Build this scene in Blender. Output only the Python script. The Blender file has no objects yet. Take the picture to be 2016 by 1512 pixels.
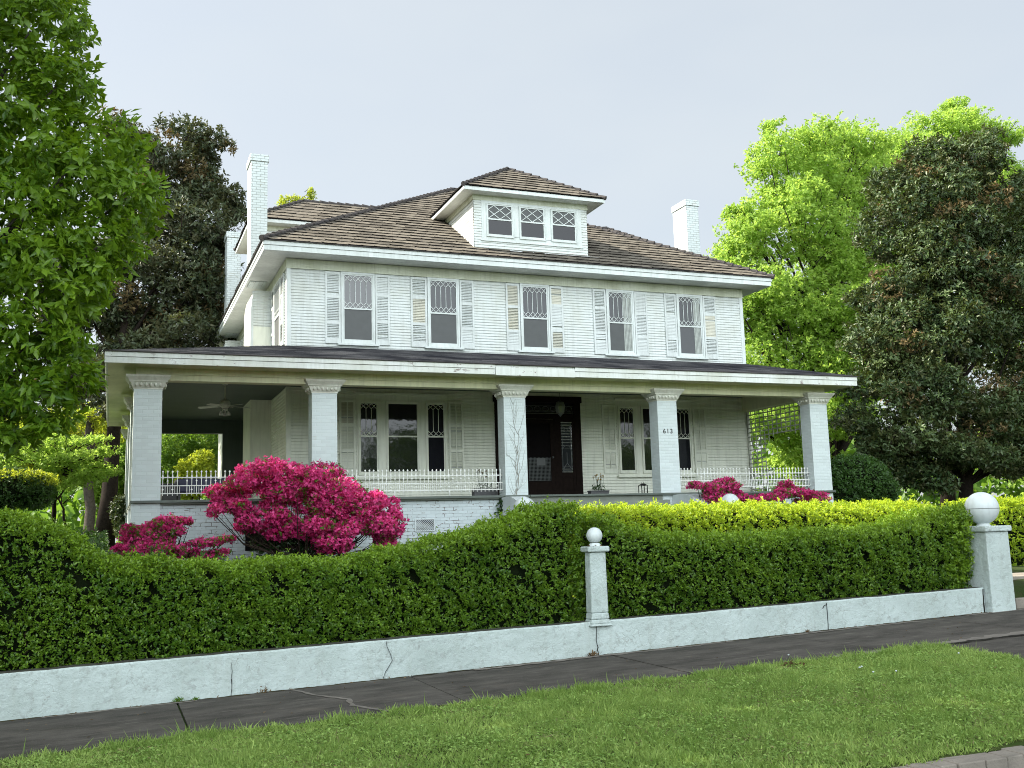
import bpy, math, random
import numpy as np
from mathutils import Matrix, Vector

# ------------------------------------------------------------------ camera
sc = bpy.context.scene
COL = sc.collection
F_PX = 2004.16
YAW, PITCH, ROLL = 0.375962, 0.143432, -0.028852
_cy, _sy, _cp, _sp = math.cos(YAW), math.sin(YAW), math.cos(PITCH), math.sin(PITCH)
FW = np.array([_sy*_cp, _cy*_cp, _sp])
_r0 = np.array([_cy, -_sy, 0.0])
_u0 = np.cross(_r0, FW)
RT = math.cos(ROLL)*_r0 + math.sin(ROLL)*_u0
UP = -math.sin(ROLL)*_r0 + math.cos(ROLL)*_u0
CAM = np.array([0.0, 0.0, 1.6])
cam_data = bpy.data.cameras.new('camera')
cam_data.sensor_fit = 'HORIZONTAL'
cam_data.sensor_width = 36.0
cam_data.lens = 36.0*F_PX/2016.0
cam_data.clip_start = 0.1
cam_data.clip_end = 1000.0
cam = bpy.data.objects.new('camera', cam_data)
COL.objects.link(cam)
cam.matrix_world = Matrix(((RT[0], UP[0], -FW[0], CAM[0]), (RT[1], UP[1], -FW[1], CAM[1]),
                           (RT[2], UP[2], -FW[2], CAM[2]), (0, 0, 0, 1)))
sc.camera = cam

def P(px, py, Y):
    """world point at depth Y (metres north of the camera) seen in that direction"""
    d = RT*(px-1008)/F_PX - UP*(py-756)/F_PX + FW
    return CAM + d*Y/d[1]

# ------------------------------------------------------------------ light
SUN_TO = Vector((-0.86, 0.38, 0.74)).normalized()
SUN_EL = math.asin(SUN_TO.z)
SUN_AZ = math.atan2(SUN_TO.x, SUN_TO.y)
world = bpy.data.worlds.new('World')
sc.world = world
world.use_nodes = True
wn, wl = world.node_tree.nodes, world.node_tree.links
bg = wn['Background']
sky = wn.new('ShaderNodeTexSky')
sky.sky_type = 'NISHITA'
sky.sun_disc = False
sky.sun_elevation = SUN_EL
sky.sun_rotation = SUN_AZ
sky.air_density = 1.0
sky.dust_density = 3.0
sky.ozone_density = 1.0
# thin high haze: a veil of pale cloud over the sky
tc = wn.new('ShaderNodeTexCoord')
mp = wn.new('ShaderNodeMapping')
mp.inputs['Scale'].default_value = (1.2, 1.2, 3.0)
nz = wn.new('ShaderNodeTexNoise')
nz.inputs['Scale'].default_value = 1.6
nz.inputs['Detail'].default_value = 4.0
rmp = wn.new('ShaderNodeMapRange')
rmp.inputs['From Min'].default_value = 0.35
rmp.inputs['From Max'].default_value = 0.7
rmp.inputs['To Min'].default_value = 0.66
rmp.inputs['To Max'].default_value = 0.82
mx = wn.new('ShaderNodeMix')
mx.data_type = 'RGBA'
VEIL = 4.1
mx.inputs['B'].default_value = (VEIL*0.905, VEIL*0.96, VEIL*.975, 1)
wl.new(tc.outputs['Generated'], mp.inputs['Vector'])
wl.new(mp.outputs['Vector'], nz.inputs['Vector'])
wl.new(nz.outputs['Fac'], rmp.inputs['Value'])
wl.new(rmp.outputs['Result'], mx.inputs['Factor'])
wl.new(sky.outputs['Color'], mx.inputs['A'])
# unseen sky on the street side brightened: added fill for the shaded house front
dt = wn.new('ShaderNodeVectorMath')
dt.operation = 'DOT_PRODUCT'
dt.inputs[1].default_value = Vector((-0.30, -0.95, -0.08)).normalized()
wl.new(tc.outputs['Generated'], dt.inputs[0])
cr = wn.new('ShaderNodeMapRange')
cr.inputs['From Min'].default_value = 0.3
cr.inputs['From Max'].default_value = 0.9
cr.inputs['To Min'].default_value = 1.0
cr.inputs['To Max'].default_value = 5.6
wl.new(dt.outputs['Value'], cr.inputs['Value'])
sc2 = wn.new('ShaderNodeVectorMath')
sc2.operation = 'SCALE'
nt2 = wn.new('ShaderNodeMix')
nt2.data_type = 'RGBA'
nf = wn.new('ShaderNodeMapRange')
nf.inputs['From Min'].default_value = -0.1
nf.inputs['From Max'].default_value = 0.6
wl.new(dt.outputs['Value'], nf.inputs['Value'])
wl.new(nf.outputs['Result'], nt2.inputs['Factor'])
wl.new(mx.outputs['Result'], nt2.inputs['A'])
nt2.inputs['B'].default_value = (VEIL*.90, VEIL*.98, VEIL*1.02, 1)
wl.new(nt2.outputs['Result'], sc2.inputs[0])
wl.new(cr.outputs['Result'], sc2.inputs['Scale'])
wl.new(sc2.outputs['Vector'], bg.inputs['Color'])
bg.inputs['Strength'].default_value = 0.08
sun_d = bpy.data.lights.new('sun', 'SUN')
sun_d.energy = 5.0
sun_d.angle = math.radians(0.6)
sun_d.color = (1.0, 0.92, 0.78)
sun = bpy.data.objects.new('sun', sun_d)
COL.objects.link(sun)
sun.rotation_euler = SUN_TO.to_track_quat('Z', 'Y').to_euler()
sc.view_settings.view_transform = 'Standard'
sc.view_settings.look = 'None'
sc.view_settings.exposure = 1.5
sc.view_settings.gamma = 1.0
sc.cycles.max_bounces = 8
sc.cycles.transparent_max_bounces = 6
sc.cycles.transmission_bounces = 4
sc.cycles.use_denoising = True
sc.cycles.denoising_prefilter = 'NONE'
sc.cycles.denoising_input_passes = 'RGB_ALBEDO_NORMAL'
sc.cycles.filter_width = 1.0

rng = np.random.default_rng(7)
random.seed(7)

# ------------------------------------------------------------------ scene graph helpers
ROOT_OFF = {}

def thing(name, label, cat, loc=(0, 0, 0), group=None):
    o = bpy.data.objects.new(name, None)
    o.empty_display_size = 0.2
    COL.objects.link(o)
    o.location = loc
    o['label'] = label
    o['category'] = cat
    if group:
        o['group'] = group
    ROOT_OFF[o.name] = np.array(loc, float)
    return o

def tag(o, label, cat, group=None):
    o['label'] = label
    o['category'] = cat
    if group:
        o['group'] = group
    return o

def off_of(parent):
    o = np.zeros(3)
    while parent is not None:
        o = o + ROOT_OFF.get(parent.name, np.zeros(3))
        parent = parent.parent
    return o

def link_mesh(name, me, mats, parent=None, kind=None):
    for m in (mats if isinstance(mats, (list, tuple)) else [mats]):
        me.materials.append(m)
    o = bpy.data.objects.new(name, me)
    COL.objects.link(o)
    if parent is not None:
        o.parent = parent
    if kind:
        o['kind'] = kind
    return o

class MB:
    """collects faces (with uv in metres) into one mesh"""
    def __init__(s, frame=None):
        s.v, s.f, s.m, s.uv = [], [], [], []
        s.fr = frame
    def _w(s, p):
        if s.fr is None:
            return tuple(p)
        o, u, n = s.fr           # local (u, out, z)
        return (o[0]+u[0]*p[0]+n[0]*p[1], o[1]+u[1]*p[0]+n[1]*p[1], o[2]+p[2])
    def face(s, pts, m=0, uv=None):
        i = len(s.v)
        s.v += [s._w(p) for p in pts]
        s.f.append(tuple(range(i, i+len(pts))))
        s.m.append(m)
        s.uv.append(uv)
    def raw(s, verts, faces, m=0):
        i = len(s.v)
        s.v += [s._w(p) for p in verts]
        for f in faces:
            s.f.append(tuple(i+k for k in f))
            s.m.append(m)
            s.uv.append(None)
    def box(s, x0, x1, y0, y1, z0, z1, m=0):
        v = [(x0, y0, z0), (x1, y0, z0), (x1, y1, z0), (x0, y1, z0), (x0, y0, z1), (x1, y0, z1), (x1, y1, z1), (x0, y1, z1)]
        s.raw(v, [(0, 3, 2, 1), (4, 5, 6, 7), (0, 1, 5, 4), (1, 2, 6, 5), (2, 3, 7, 6), (3, 0, 4, 7)], m)
    def frustum(s, a, z0, b, z1, m=0):
        """a, b: (x0,x1,y0,y1) at z0, z1"""
        v = [(a[0], a[2], z0), (a[1], a[2], z0), (a[1], a[3], z0), (a[0], a[3], z0),
             (b[0], b[2], z1), (b[1], b[2], z1), (b[1], b[3], z1), (b[0], b[3], z1)]
        s.raw(v, [(0, 3, 2, 1), (4, 5, 6, 7), (0, 1, 5, 4), (1, 2, 6, 5), (2, 3, 7, 6), (3, 0, 4, 7)], m)
    def bar(s, a, b, w, d, m=0):
        """flat bar in the local u-z plane from a=(u,z) to b, width w, between outs d[0], d[1]"""
        dx, dz = b[0]-a[0], b[1]-a[1]
        l = math.hypot(dx, dz) or 1
        px, pz = -dz/l*w/2, dx/l*w/2
        c = [(a[0]+px, a[1]+pz), (a[0]-px, a[1]-pz), (b[0]-px, b[1]-pz), (b[0]+px, b[1]+pz)]
        v = [(x, d[0], z) for x, z in c] + [(x, d[1], z) for x, z in c]
        s.raw(v, [(0, 1, 2, 3), (7, 6, 5, 4), (0, 4, 5, 1), (1, 5, 6, 2), (2, 6, 7, 3), (3, 7, 4, 0)], m)
    def extrude(s, poly, axis, a0, a1, m=0):
        """poly: list of 2-tuples; axis 'x': poly is (y,z); 'y': (x,z); 'z': (x,y)"""
        def mk(p, a):
            return {'x': (a, p[0], p[1]), 'y': (p[0], a, p[1]), 'z': (p[0], p[1], a)}[axis]
        n = len(poly)
        v = [mk(p, a0) for p in poly]+[mk(p, a1) for p in poly]
        f = [tuple(range(n)), tuple(range(2*n-1, n-1, -1))]
        f += [(i, n+i, n+(i+1) % n, (i+1) % n) for i in range(n)]
        s.raw(v, f, m)
    def tube(s, pts, rad, seg=8, m=0, caps=True):
        pts = [np.array(p, float) for p in pts]
        if not hasattr(rad, '__len__'):
            rad = [rad]*len(pts)
        i0 = len(s.v)
        ref = None
        for k, p in enumerate(pts):
            d = (pts[min(k+1, len(pts)-1)]-pts[max(k-1, 0)])
            d = d/(np.linalg.norm(d)+1e-9)
            if ref is None:
                ref = np.array([0, 0, 1.0]) if abs(d[2]) < .9 else np.array([1.0, 0, 0])
            a = np.cross(d, ref)
            a /= np.linalg.norm(a)+1e-9
            b = np.cross(d, a)
            ref = np.cross(a, d)
            for j in range(seg):
                t = 2*math.pi*j/seg
                s.v.append(s._w(p+rad[k]*(math.cos(t)*a+math.sin(t)*b)))
        for k in range(len(pts)-1):
            for j in range(seg):
                a_, b_ = i0+k*seg+j, i0+k*seg+(j+1) % seg
                s.f.append((a_, a_+seg, b_+seg, b_))
                s.m.append(m)
                s.uv.append(None)
        if caps:
            s.f.append(tuple(i0+j for j in range(seg)))
            e = i0+(len(pts)-1)*seg
            s.f.append(tuple(e+seg-1-j for j in range(seg)))
            s.m += [m, m]
            s.uv += [None, None]
    def lathe(s, c, prof, seg=24, m=0):
        """prof: list of (r, z) bottom to top"""
        i0 = len(s.v)
        for r, z in prof:
            for j in range(seg):
                t = 2*math.pi*j/seg
                s.v.append(s._w((c[0]+r*math.cos(t), c[1]+r*math.sin(t), c[2]+z)))
        for k in range(len(prof)-1):
            for j in range(seg):
                a_, b_ = i0+k*seg+j, i0+k*seg+(j+1) % seg
                s.f.append((a_, b_, b_+seg, a_+seg))
                s.m.append(m)
                s.uv.append(None)
    def ball(s, c, r, seg=32, m=0, sq=1.0):
        n = seg//2
        s.lathe(c, [(max(1e-4, r*math.sin(math.pi*k/n)), -r*sq*math.cos(math.pi*k/n)) for k in range(n+1)], seg, m)
    def build(s, name, mats, parent=None, smooth=False, kind=None, bevel=0.0):
        off = off_of(parent)
        v = np.array(s.v, float).reshape(-1, 3)
        me = bpy.data.meshes.new(name)
        me.from_pydata([tuple(p) for p in (v-off)], [], s.f)
        me.polygons.foreach_set('material_index', s.m)
        uvl = me.uv_layers.new(name='UVMap')
        data = np.zeros(len(me.loops)*2, np.float32)
        li = 0
        for fi, f in enumerate(s.f):
            q = s.uv[fi]
            if q is None:
                p = v[list(f)]
                n = np.cross(p[1]-p[0], p[2]-p[0])
                if len(f) > 3:
                    n = n+np.cross(p[2]-p[0], p[3]-p[0])
                a = np.abs(n)
                k = int(a.argmax())
                q = p[:, (1, 2)] if k == 0 else (p[:, (0, 2)] if k == 1 else p[:, (0, 1)])
            for c in q:
                data[li] = c[0]
                data[li+1] = c[1]
                li += 2
        uvl.data.foreach_set('uv', data)
        if smooth:
            me.polygons.foreach_set('use_smooth', [True]*len(me.polygons))
        me.update()
        o = link_mesh(name, me, mats, parent, kind)
        if bevel > 0:
            b = o.modifiers.new('bevel', 'BEVEL')
            b.width = bevel
            b.segments = 2
            b.limit_method = 'ANGLE'
        return o

# ------------------------------------------------------------------ materials
def new_mat(name):
    m = bpy.data.materials.new(name)
    m.use_nodes = True
    nt = m.node_tree
    return m, nt.nodes, nt.links, nt.nodes['Principled BSDF']

def rgba(c, k=1.0):
    return (c[0]*k, c[1]*k, c[2]*k, 1.0)

def noise(n, l, vec, scale, detail=4, rough=.55):
    t = n.new('ShaderNodeTexNoise')
    t.inputs['Scale'].default_value = scale
    t.inputs['Detail'].default_value = detail
    t.inputs['Roughness'].default_value = rough
    if vec is not None:
        l.new(vec, t.inputs['Vector'])
    return t.outputs['Fac']

def remap(n, l, val, a, b, c=0.0, d=1.0):
    t = n.new('ShaderNodeMapRange')
    t.inputs['From Min'].default_value = a
    t.inputs['From Max'].default_value = b
    t.inputs['To Min'].default_value = c
    t.inputs['To Max'].default_value = d
    l.new(val, t.inputs['Value'])
    return t.outputs['Result']

def mixc(n, l, fac, a, b):
    t = n.new('ShaderNodeMix')
    t.data_type = 'RGBA'
    for k, x in (('Factor', fac), ('A', a), ('B', b)):
        if isinstance(x, (tuple, float, int)):
            t.inputs[k].default_value = x
        else:
            l.new(x, t.inputs[k])
    return t.outputs['Result']

def bump(n, l, h, strength, dist, bsdf):
    t = n.new('ShaderNodeBump')
    t.inputs['Strength'].default_value = strength
    t.inputs['Distance'].default_value = dist
    l.new(h, t.inputs['Height'])
    l.new(t.outputs['Normal'], bsdf.inputs['Normal'])
    return t

def geo_pos(n):
    return n.new('ShaderNodeNewGeometry').outputs['Position']

def scaled(n, l, vec, s):
    t = n.new('ShaderNodeMapping')
    t.inputs['Scale'].default_value = s
    l.new(vec, t.inputs['Vector'])
    return t.outputs['Vector']

def paint(name, c, c2=None, rough=.6, peel=None, peel_amt=.72, peel_scale=9.0, stain=.18, bmp=.15):
    """weathered paint: large dim stains, streaks, and specks where it has peeled"""
    m, n, l, b = new_mat(name)
    g = geo_pos(n)
    c2 = c2 or tuple(x*(1-stain) for x in c)
    f1 = remap(n, l, noise(n, l, g, 1.7, 6), .35, .7)
    col = mixc(n, l, f1, rgba(c), rgba(c2))
    st = remap(n, l, noise(n, l, scaled(n, l, g, (14, 14, 1.2)), 1.0, 4), .48, .75, 0, .55)
    col = mixc(n, l, st, col, rgba(c2, .82))
    if peel:
        pf = remap(n, l, noise(n, l, scaled(n, l, g, (1, 1, 2.2)), peel_scale, 6, .65), peel_amt, peel_amt+.03)
        pm = remap(n, l, noise(n, l, g, .8, 3), .45, .6)
        mm = n.new('ShaderNodeMath')
        mm.operation = 'MULTIPLY'
        l.new(pf, mm.inputs[0])
        l.new(pm, mm.inputs[1])
        col = mixc(n, l, mm.outputs[0], col, rgba(peel))
    l.new(col, b.inputs['Base Color'])
    b.inputs['Roughness'].default_value = rough
    bump(n, l, noise(n, l, g, 60, 4), bmp, .01, b)
    return m

def brickpaint(name, c, mortar_k=.8, scale_rows=.075, length=.215, dirt=.25, bare=(.17, .12, .1), bare_amt=.70):
    m, n, l, b = new_mat(name)
    uv = n.new('ShaderNodeUVMap').outputs['UV']
    g = geo_pos(n)
    t = n.new('ShaderNodeTexBrick')
    t.inputs['Scale'].default_value = 1.0
    t.inputs['Brick Width'].default_value = length
    t.inputs['Row Height'].default_value = scale_rows
    t.inputs['Mortar Size'].default_value = .007
    t.inputs['Mortar Smooth'].default_value = .3
    t.inputs['Color1'].default_value = rgba(c)
    t.inputs['Color2'].default_value = rgba(c, .9)
    t.inputs['Mortar'].default_value = rgba(c, mortar_k)
    l.new(uv, t.inputs['Vector'])
    f1 = remap(n, l, noise(n, l, g, 1.3, 6), .4, .75, 0, dirt)
    col = mixc(n, l, f1, t.outputs['Color'], rgba((c[0]*.55, c[1]*.56, c[2]*.5)))
    # paint lost along some joints
    jn = remap(n, l, noise(n, l, g, 5, 5), bare_amt-.12, bare_amt-.05)
    mm = n.new('ShaderNodeMath')
    mm.operation = 'MULTIPLY'
    l.new(t.outputs['Fac'], mm.inputs[0])
    l.new(jn, mm.inputs[1])
    col = mixc(n, l, mm.outputs[0], col, rgba(bare))
    sp = remap(n, l, noise(n, l, scaled(n, l, g, (1, 1, 2)), 11, 5, .6), bare_amt, bare_amt+.02)
    col = mixc(n, l, sp, col, rgba(bare, 1.4))
    l.new(col, b.inputs['Base Color'])
    b.inputs['Roughness'].default_value = .7
    inv = n.new('ShaderNodeMath')
    inv.operation = 'SUBTRACT'
    inv.inputs[0].default_value = 1.0
    l.new(t.outputs['Fac'], inv.inputs[1])
    bump(n, l, inv.outputs[0], .6, .006, b)
    return m

def shingle_mat(name, cols, mortar, row=.145, tab=.3, lichen=None):
    m, n, l, b = new_mat(name)
    uv = n.new('ShaderNodeUVMap').outputs['UV']
    g = geo_pos(n)
    t = n.new('ShaderNodeTexBrick')
    t.inputs['Scale'].default_value = 1.0
    t.inputs['Brick Width'].default_value = tab
    t.inputs['Row Height'].default_value = row
    t.inputs['Mortar Size'].default_value = .008
    t.inputs['Color1'].default_value = rgba(cols[0])
    t.inputs['Color2'].default_value = rgba(cols[1])
    t.inputs['Mortar'].default_value = rgba(mortar)
    t.offset = .37
    t.inputs['Bias'].default_value = -.1
    l.new(uv, t.inputs['Vector'])
    f1 = remap(n, l, noise(n, l, g, .9, 6), .38, .68, 0, .7)
    col = mixc(n, l, f1, t.outputs['Color'], rgba(cols[2]))
    f2 = remap(n, l, noise(n, l, g, 45, 3), .3, .75, 0, .45)
    col = mixc(n, l, f2, col, rgba(mortar))
    if lichen:
        f3 = remap(n, l, noise(n, l, g, 2.6, 6, .7), .58, .72, 0, .6)
        col = mixc(n, l, f3, col, rgba(lichen))
    l.new(col, b.inputs['Base Color'])
    b.inputs['Roughness'].default_value = .95
    b.inputs['Specular IOR Level'].default_value = .15
    bump(n, l, noise(n, l, g, 140, 3), .4, .01, b)
    return m

def leaf_mat(name, dark, light, trans, tfac=.4, rough=.45, spec=.35, back=None):
    m, n, l, b = new_mat(name)
    at = n.new('ShaderNodeAttribute')
    at.attribute_name = 'tint'
    r = n.new('ShaderNodeValToRGB')
    r.color_ramp.elements[0].color = rgba(dark)
    r.color_ramp.elements[1].color = rgba(light)
    l.new(at.outputs['Fac'], r.inputs['Fac'])
    col = r.outputs['Color']
    if back is not None:
        gm = n.new('ShaderNodeNewGeometry')
        mm = n.new('ShaderNodeMath')
        mm.operation = 'MULTIPLY'
        mm.inputs[1].default_value = .28
        l.new(gm.outputs['Backfacing'], mm.inputs[0])
        col = mixc(n, l, mm.outputs[0], col, rgba(back))
    l.new(col, b.inputs['Base Color'])
    b.inputs['Roughness'].default_value = rough
    b.inputs['Specular IOR Level'].default_value = spec
    tr = n.new('ShaderNodeBsdfTranslucent')
    tr.inputs['Color'].default_value = rgba(trans)
    ms = n.new('ShaderNodeMixShader')
    ms.inputs['Fac'].default_value = tfac
    l.new(b.outputs['BSDF'], ms.inputs[1])
    l.new(tr.outputs['BSDF'], ms.inputs[2])
    l.new(ms.outputs['Shader'], n['Material Output'].inputs['Surface'])
    return m

def glass_mat(name, c, rough=.03, ior=1.7, wav=.02):
    m, n, l, b = new_mat(name)
    g = geo_pos(n)
    b.inputs['Base Color'].default_value = rgba(c)
    b.inputs['Roughness'].default_value = rough
    b.inputs['IOR'].default_value = ior
    bump(n, l, noise(n, l, g, 5, 2), wav, .05, b)
    return m

def plain(name, c, rough=.6, metal=0.0, var=.25, scale=20):
    m, n, l, b = new_mat(name)
    g = geo_pos(n)
    col = mixc(n, l, remap(n, l, noise(n, l, g, scale, 4), .3, .7), rgba(c), rgba(c, 1-var))
    l.new(col, b.inputs['Base Color'])
    b.inputs['Roughness'].default_value = rough
    b.inputs['Specular IOR Level'].default_value = .1 if rough > .85 else .5
    b.inputs['Metallic'].default_value = metal
    return m

def soil(name, c, c2, c3, sc1=3.0):
    m, n, l, b = new_mat(name)
    g = geo_pos(n)
    col = mixc(n, l, remap(n, l, noise(n, l, g, sc1, 6), .35, .65), rgba(c), rgba(c2))
    col = mixc(n, l, remap(n, l, noise(n, l, g, sc1*7, 4), .5, .7, 0, .8), col, rgba(c3))
    l.new(col, b.inputs['Base Color'])
    b.inputs['Roughness'].default_value = 1.0
    b.inputs['Specular IOR Level'].default_value = .05
    bump(n, l, noise(n, l, g, 30, 4), .6, .03, b)
    return m
M = {}
WH = (.61, .65, .645)
M['siding'] = paint('siding', WH, (.55, .575, .54), .55, peel=(.36, .36, .33), peel_amt=.70)
M['trim'] = paint('trim', (.645, .69, .685), (.53, .57, .55), .5, peel=(.3, .26, .22), peel_amt=.7, peel_scale=6)
M['porch_trim'] = paint('porch_trim', (.68, .71, .70), (.54, .56, .50), .5, peel=(.17, .12, .11), peel_amt=.60, peel_scale=5)
M['soffit'] = paint('soffit', (.66, .68, .66), (.5, .52, .5), .6)
M['cream'] = paint('cream', (.68, .68, .46), (.54, .55, .36), .6, peel=(.2, .17, .1), peel_amt=.72)
M['frieze'] = paint('frieze', (.60, .63, .52), (.42, .44, .32), .6, peel=(.3, .3, .18), peel_amt=.66, peel_scale=12)
M['shutter'] = paint('shutter', (.62, .66, .655), (.51, .54, .525), .55)
M['shutter_bare'] = paint('shutter_bare', (.62, .60, .50), (.48, .48, .42), .7, peel=(.12, .1, .08), peel_amt=.66)
M['porch_siding'] = paint('porch_siding', (.76, .78, .68), (.64, .66, .57), .55)
M['column'] = brickpaint('column', (.57, .635, .645), .93, dirt=.12, bare=(.45, .47, .45), bare_amt=.74)
M['brick'] = brickpaint('brick', (.54, .61, .64), .80, dirt=.2, bare=(.13, .11, .1), bare_amt=.64)
M['chimney'] = brickpaint('chimney', (.60, .66, .665), .5, dirt=.35, bare=(.25, .24, .2), bare_amt=.66)
M['capital'] = paint('capital', (.66, .67, .61), (.48, .48, .41), .6)
for _k, _f in (('roof', .66), ('roof_b', .54), ('roof_c', .43)):
    M[_k] = soil(_k, (.265*_f, .235*_f, .195*_f), (.20*_f, .178*_f, .152*_f), (.30*_f, .28*_f, .22*_f), 2.2)
M['roof_gap'] = plain('roof_gap', (.018, .016, .015), .95)
M['ridge'] = shingle_mat('ridge', ((.085, .078, .08), (.06, .055, .058), (.10, .09, .085)), (.02, .02, .02))
M['porch_roof'] = shingle_mat('porch_roof', ((.13, .14, .17), (.07, .075, .09), (.20, .195, .20)), (.03, .03, .036), .145, .24)
M['flashing'] = plain('flashing', (.82, .83, .85), .35, .0, .08)
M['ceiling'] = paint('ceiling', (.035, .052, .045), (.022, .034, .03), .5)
M['pane'] = glass_mat('pane', (.018, .02, .022))
M['pane_up'] = glass_mat('pane_up', (.030, .033, .038), .04, 1.5, .06)
M['screen'] = plain('screen', (.068, .073, .074), .5, 0, .15, 6)
M['pane_low'] = glass_mat('pane_low', (.010, .010, .014), .04, 1.45)
M['curtain'] = plain('curtain', (.42, .45, .42), .8, 0, .3, 8)
M['wood'] = plain('wood', (.013, .0085, .007), .9, 0, .4, 12)
M['wood_dark'] = plain('wood_dark', (.006, .005, .005), .95, 0, .4, 12)
M['lead'] = plain('lead', (.10, .11, .11), .4, .6, .2)
M['iron'] = paint('iron', (.76, .78, .76), (.6, .6, .56), .45, peel=(.28, .12, .05), peel_amt=.68, peel_scale=14)
M['floor'] = plain('floor', (.10, .12, .105), .5, 0, .3, 4)
M['riser'] = plain('riser', (.18, .20, .17), .6, 0, .25, 5)
M['trellis'] = paint('trellis', (.40, .41, .35), (.28, .29, .24), .6)
M['num'] = plain('num', (.02, .018, .015), .5)
M['dark'] = plain('dark', (.006, .006, .007), .9)
M['fanwhite'] = plain('fanwhite', (.55, .55, .48), .4)
M['lampglass'] = plain('lampglass', (.5, .5, .46), .2)
M['navy'] = plain('navy', (.012, .014, .045), .6)
M['black'] = plain('black', (.012, .012, .013), .5)
M['planter'] = plain('planter', (.10, .10, .105), .7)
M['stone_white'] = paint('stone_white', (.58, .635, .65), (.48, .52, .525), .5, peel=(.4, .4, .38), peel_amt=.74)

def stucco(name):
    m, n, l, b = new_mat(name)
    g = geo_pos(n)
    col = mixc(n, l, remap(n, l, noise(n, l, g, 1.6, 7, .6), .33, .68), rgba((.49, .565, .56)), rgba((.385, .45, .435)))
    stk = remap(n, l, noise(n, l, scaled(n, l, g, (9, 9, .9)), 1.0, 5, .6), .52, .75, 0, .45)
    col = mixc(n, l, stk, col, rgba((.36, .40, .37)))
    sp = remap(n, l, noise(n, l, g, 7.5, 8, .7), .555, .61, 0, .7)
    col = mixc(n, l, sp, col, rgba((.33, .37, .36)))
    # hairline crazing
    v = n.new('ShaderNodeTexVoronoi')
    v.feature = 'DISTANCE_TO_EDGE'
    v.inputs['Scale'].default_value = 5.5
    wob = n.new('ShaderNodeVectorMath')
    wob.operation = 'ADD'
    t = n.new('ShaderNodeTexNoise')
    t.inputs['Scale'].default_value = 6
    t.inputs['Detail'].default_value = 5
    sc_ = n.new('ShaderNodeVectorMath')
    sc_.operation = 'SCALE'
    sc_.inputs['Scale'].default_value = .35
    l.new(t.outputs['Color'], sc_.inputs[0])
    l.new(g, t.inputs['Vector'])
    l.new(g, wob.inputs[0])
    l.new(sc_.outputs['Vector'], wob.inputs[1])
    l.new(wob.outputs['Vector'], v.inputs['Vector'])
    e = remap(n, l, v.outputs['Distance'], .0, .022, 1, 0)
    em = n.new('ShaderNodeMath')
    em.operation = 'MULTIPLY'
    l.new(e, em.inputs[0])
    l.new(remap(n, l, noise(n, l, g, 2.2, 3), .47, .6, 0, .8), em.inputs[1])
    col = mixc(n, l, em.outputs[0], col, rgba((.25, .26, .24)))
    l.new(col, b.inputs['Base Color'])
    b.inputs['Roughness'].default_value = .75
    bump(n, l, noise(n, l, g, 12, 9, .68), .8, .04, b)
    return m
M['stucco'] = stucco('stucco')
M['wall_top'] = plain('wall_top', (.10, .10, .085), .9, 0, .6, 9)

def concrete(name, c, c2, c3):
    m, n, l, b = new_mat(name)
    g = geo_pos(n)
    col = mixc(n, l, remap(n, l, noise(n, l, scaled(n, l, g, (1, 2.2, 1)), 1.5, 7, .65), .35, .65), rgba(c), rgba(c2))
    col = mixc(n, l, remap(n, l, noise(n, l, scaled(n, l, g, (.6, 3, 1)), 4, 6, .7), .55, .75, 0, .6), col, rgba(c3))
    col = mixc(n, l, remap(n, l, noise(n, l, g, 90, 3), .55, .8, 0, .5), col, rgba(c3))
    col = mixc(n, l, remap(n, l, noise(n, l, g, 130, 2), .6, .75, 0, .5), col, rgba(c, .5))
    l.new(col, b.inputs['Base Color'])
    b.inputs['Roughness'].default_value = .9
    b.inputs['Specular IOR Level'].default_value = .15
    bump(n, l, noise(n, l, g, 70, 5, .7), .5, .012, b)
    return m
M['sidewalk'] = concrete('sidewalk', (.046, .042, .037), (.105, .095, .084), (.21, .188, .165))
M['curb'] = concrete('curb', (.20, .18, .155), (.30, .265, .23), (.09, .08, .07))
M['street'] = concrete('street', (.055, .055, .057), (.085, .085, .088), (.16, .16, .16))
M['joint'] = plain('joint', (.03, .028, .024), .95)
M['lightline'] = concrete('lightline', (.15, .135, .12), (.22, .20, .175), (.09, .08, .07))

M['turf'] = soil('turf', (.045, .075, .018), (.065, .09, .025), (.075, .06, .035))
M['yard'] = soil('yard', (.025, .045, .014), (.04, .055, .02), (.05, .04, .025))
M['moss'] = soil('moss', (.035, .03, .018), (.05, .05, .02), (.09, .075, .055), 9)
M['bark'] = plain('bark', (.026, .02, .016), .9, 0, .6, 14)
M['bark_grey'] = plain('bark_grey', (.10, .088, .075), .9, 0, .5, 14)
M['twig'] = plain('twig', (.045, .033, .026), .9, 0, .5, 20)
M['vine'] = plain('vine', (.33, .32, .28), .9, 0, .4, 30)
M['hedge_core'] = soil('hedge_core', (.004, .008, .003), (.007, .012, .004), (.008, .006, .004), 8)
M['core_dark'] = soil('core_dark', (.006, .010, .004), (.008, .014, .005), (.008, .006, .004), 8)

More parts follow.
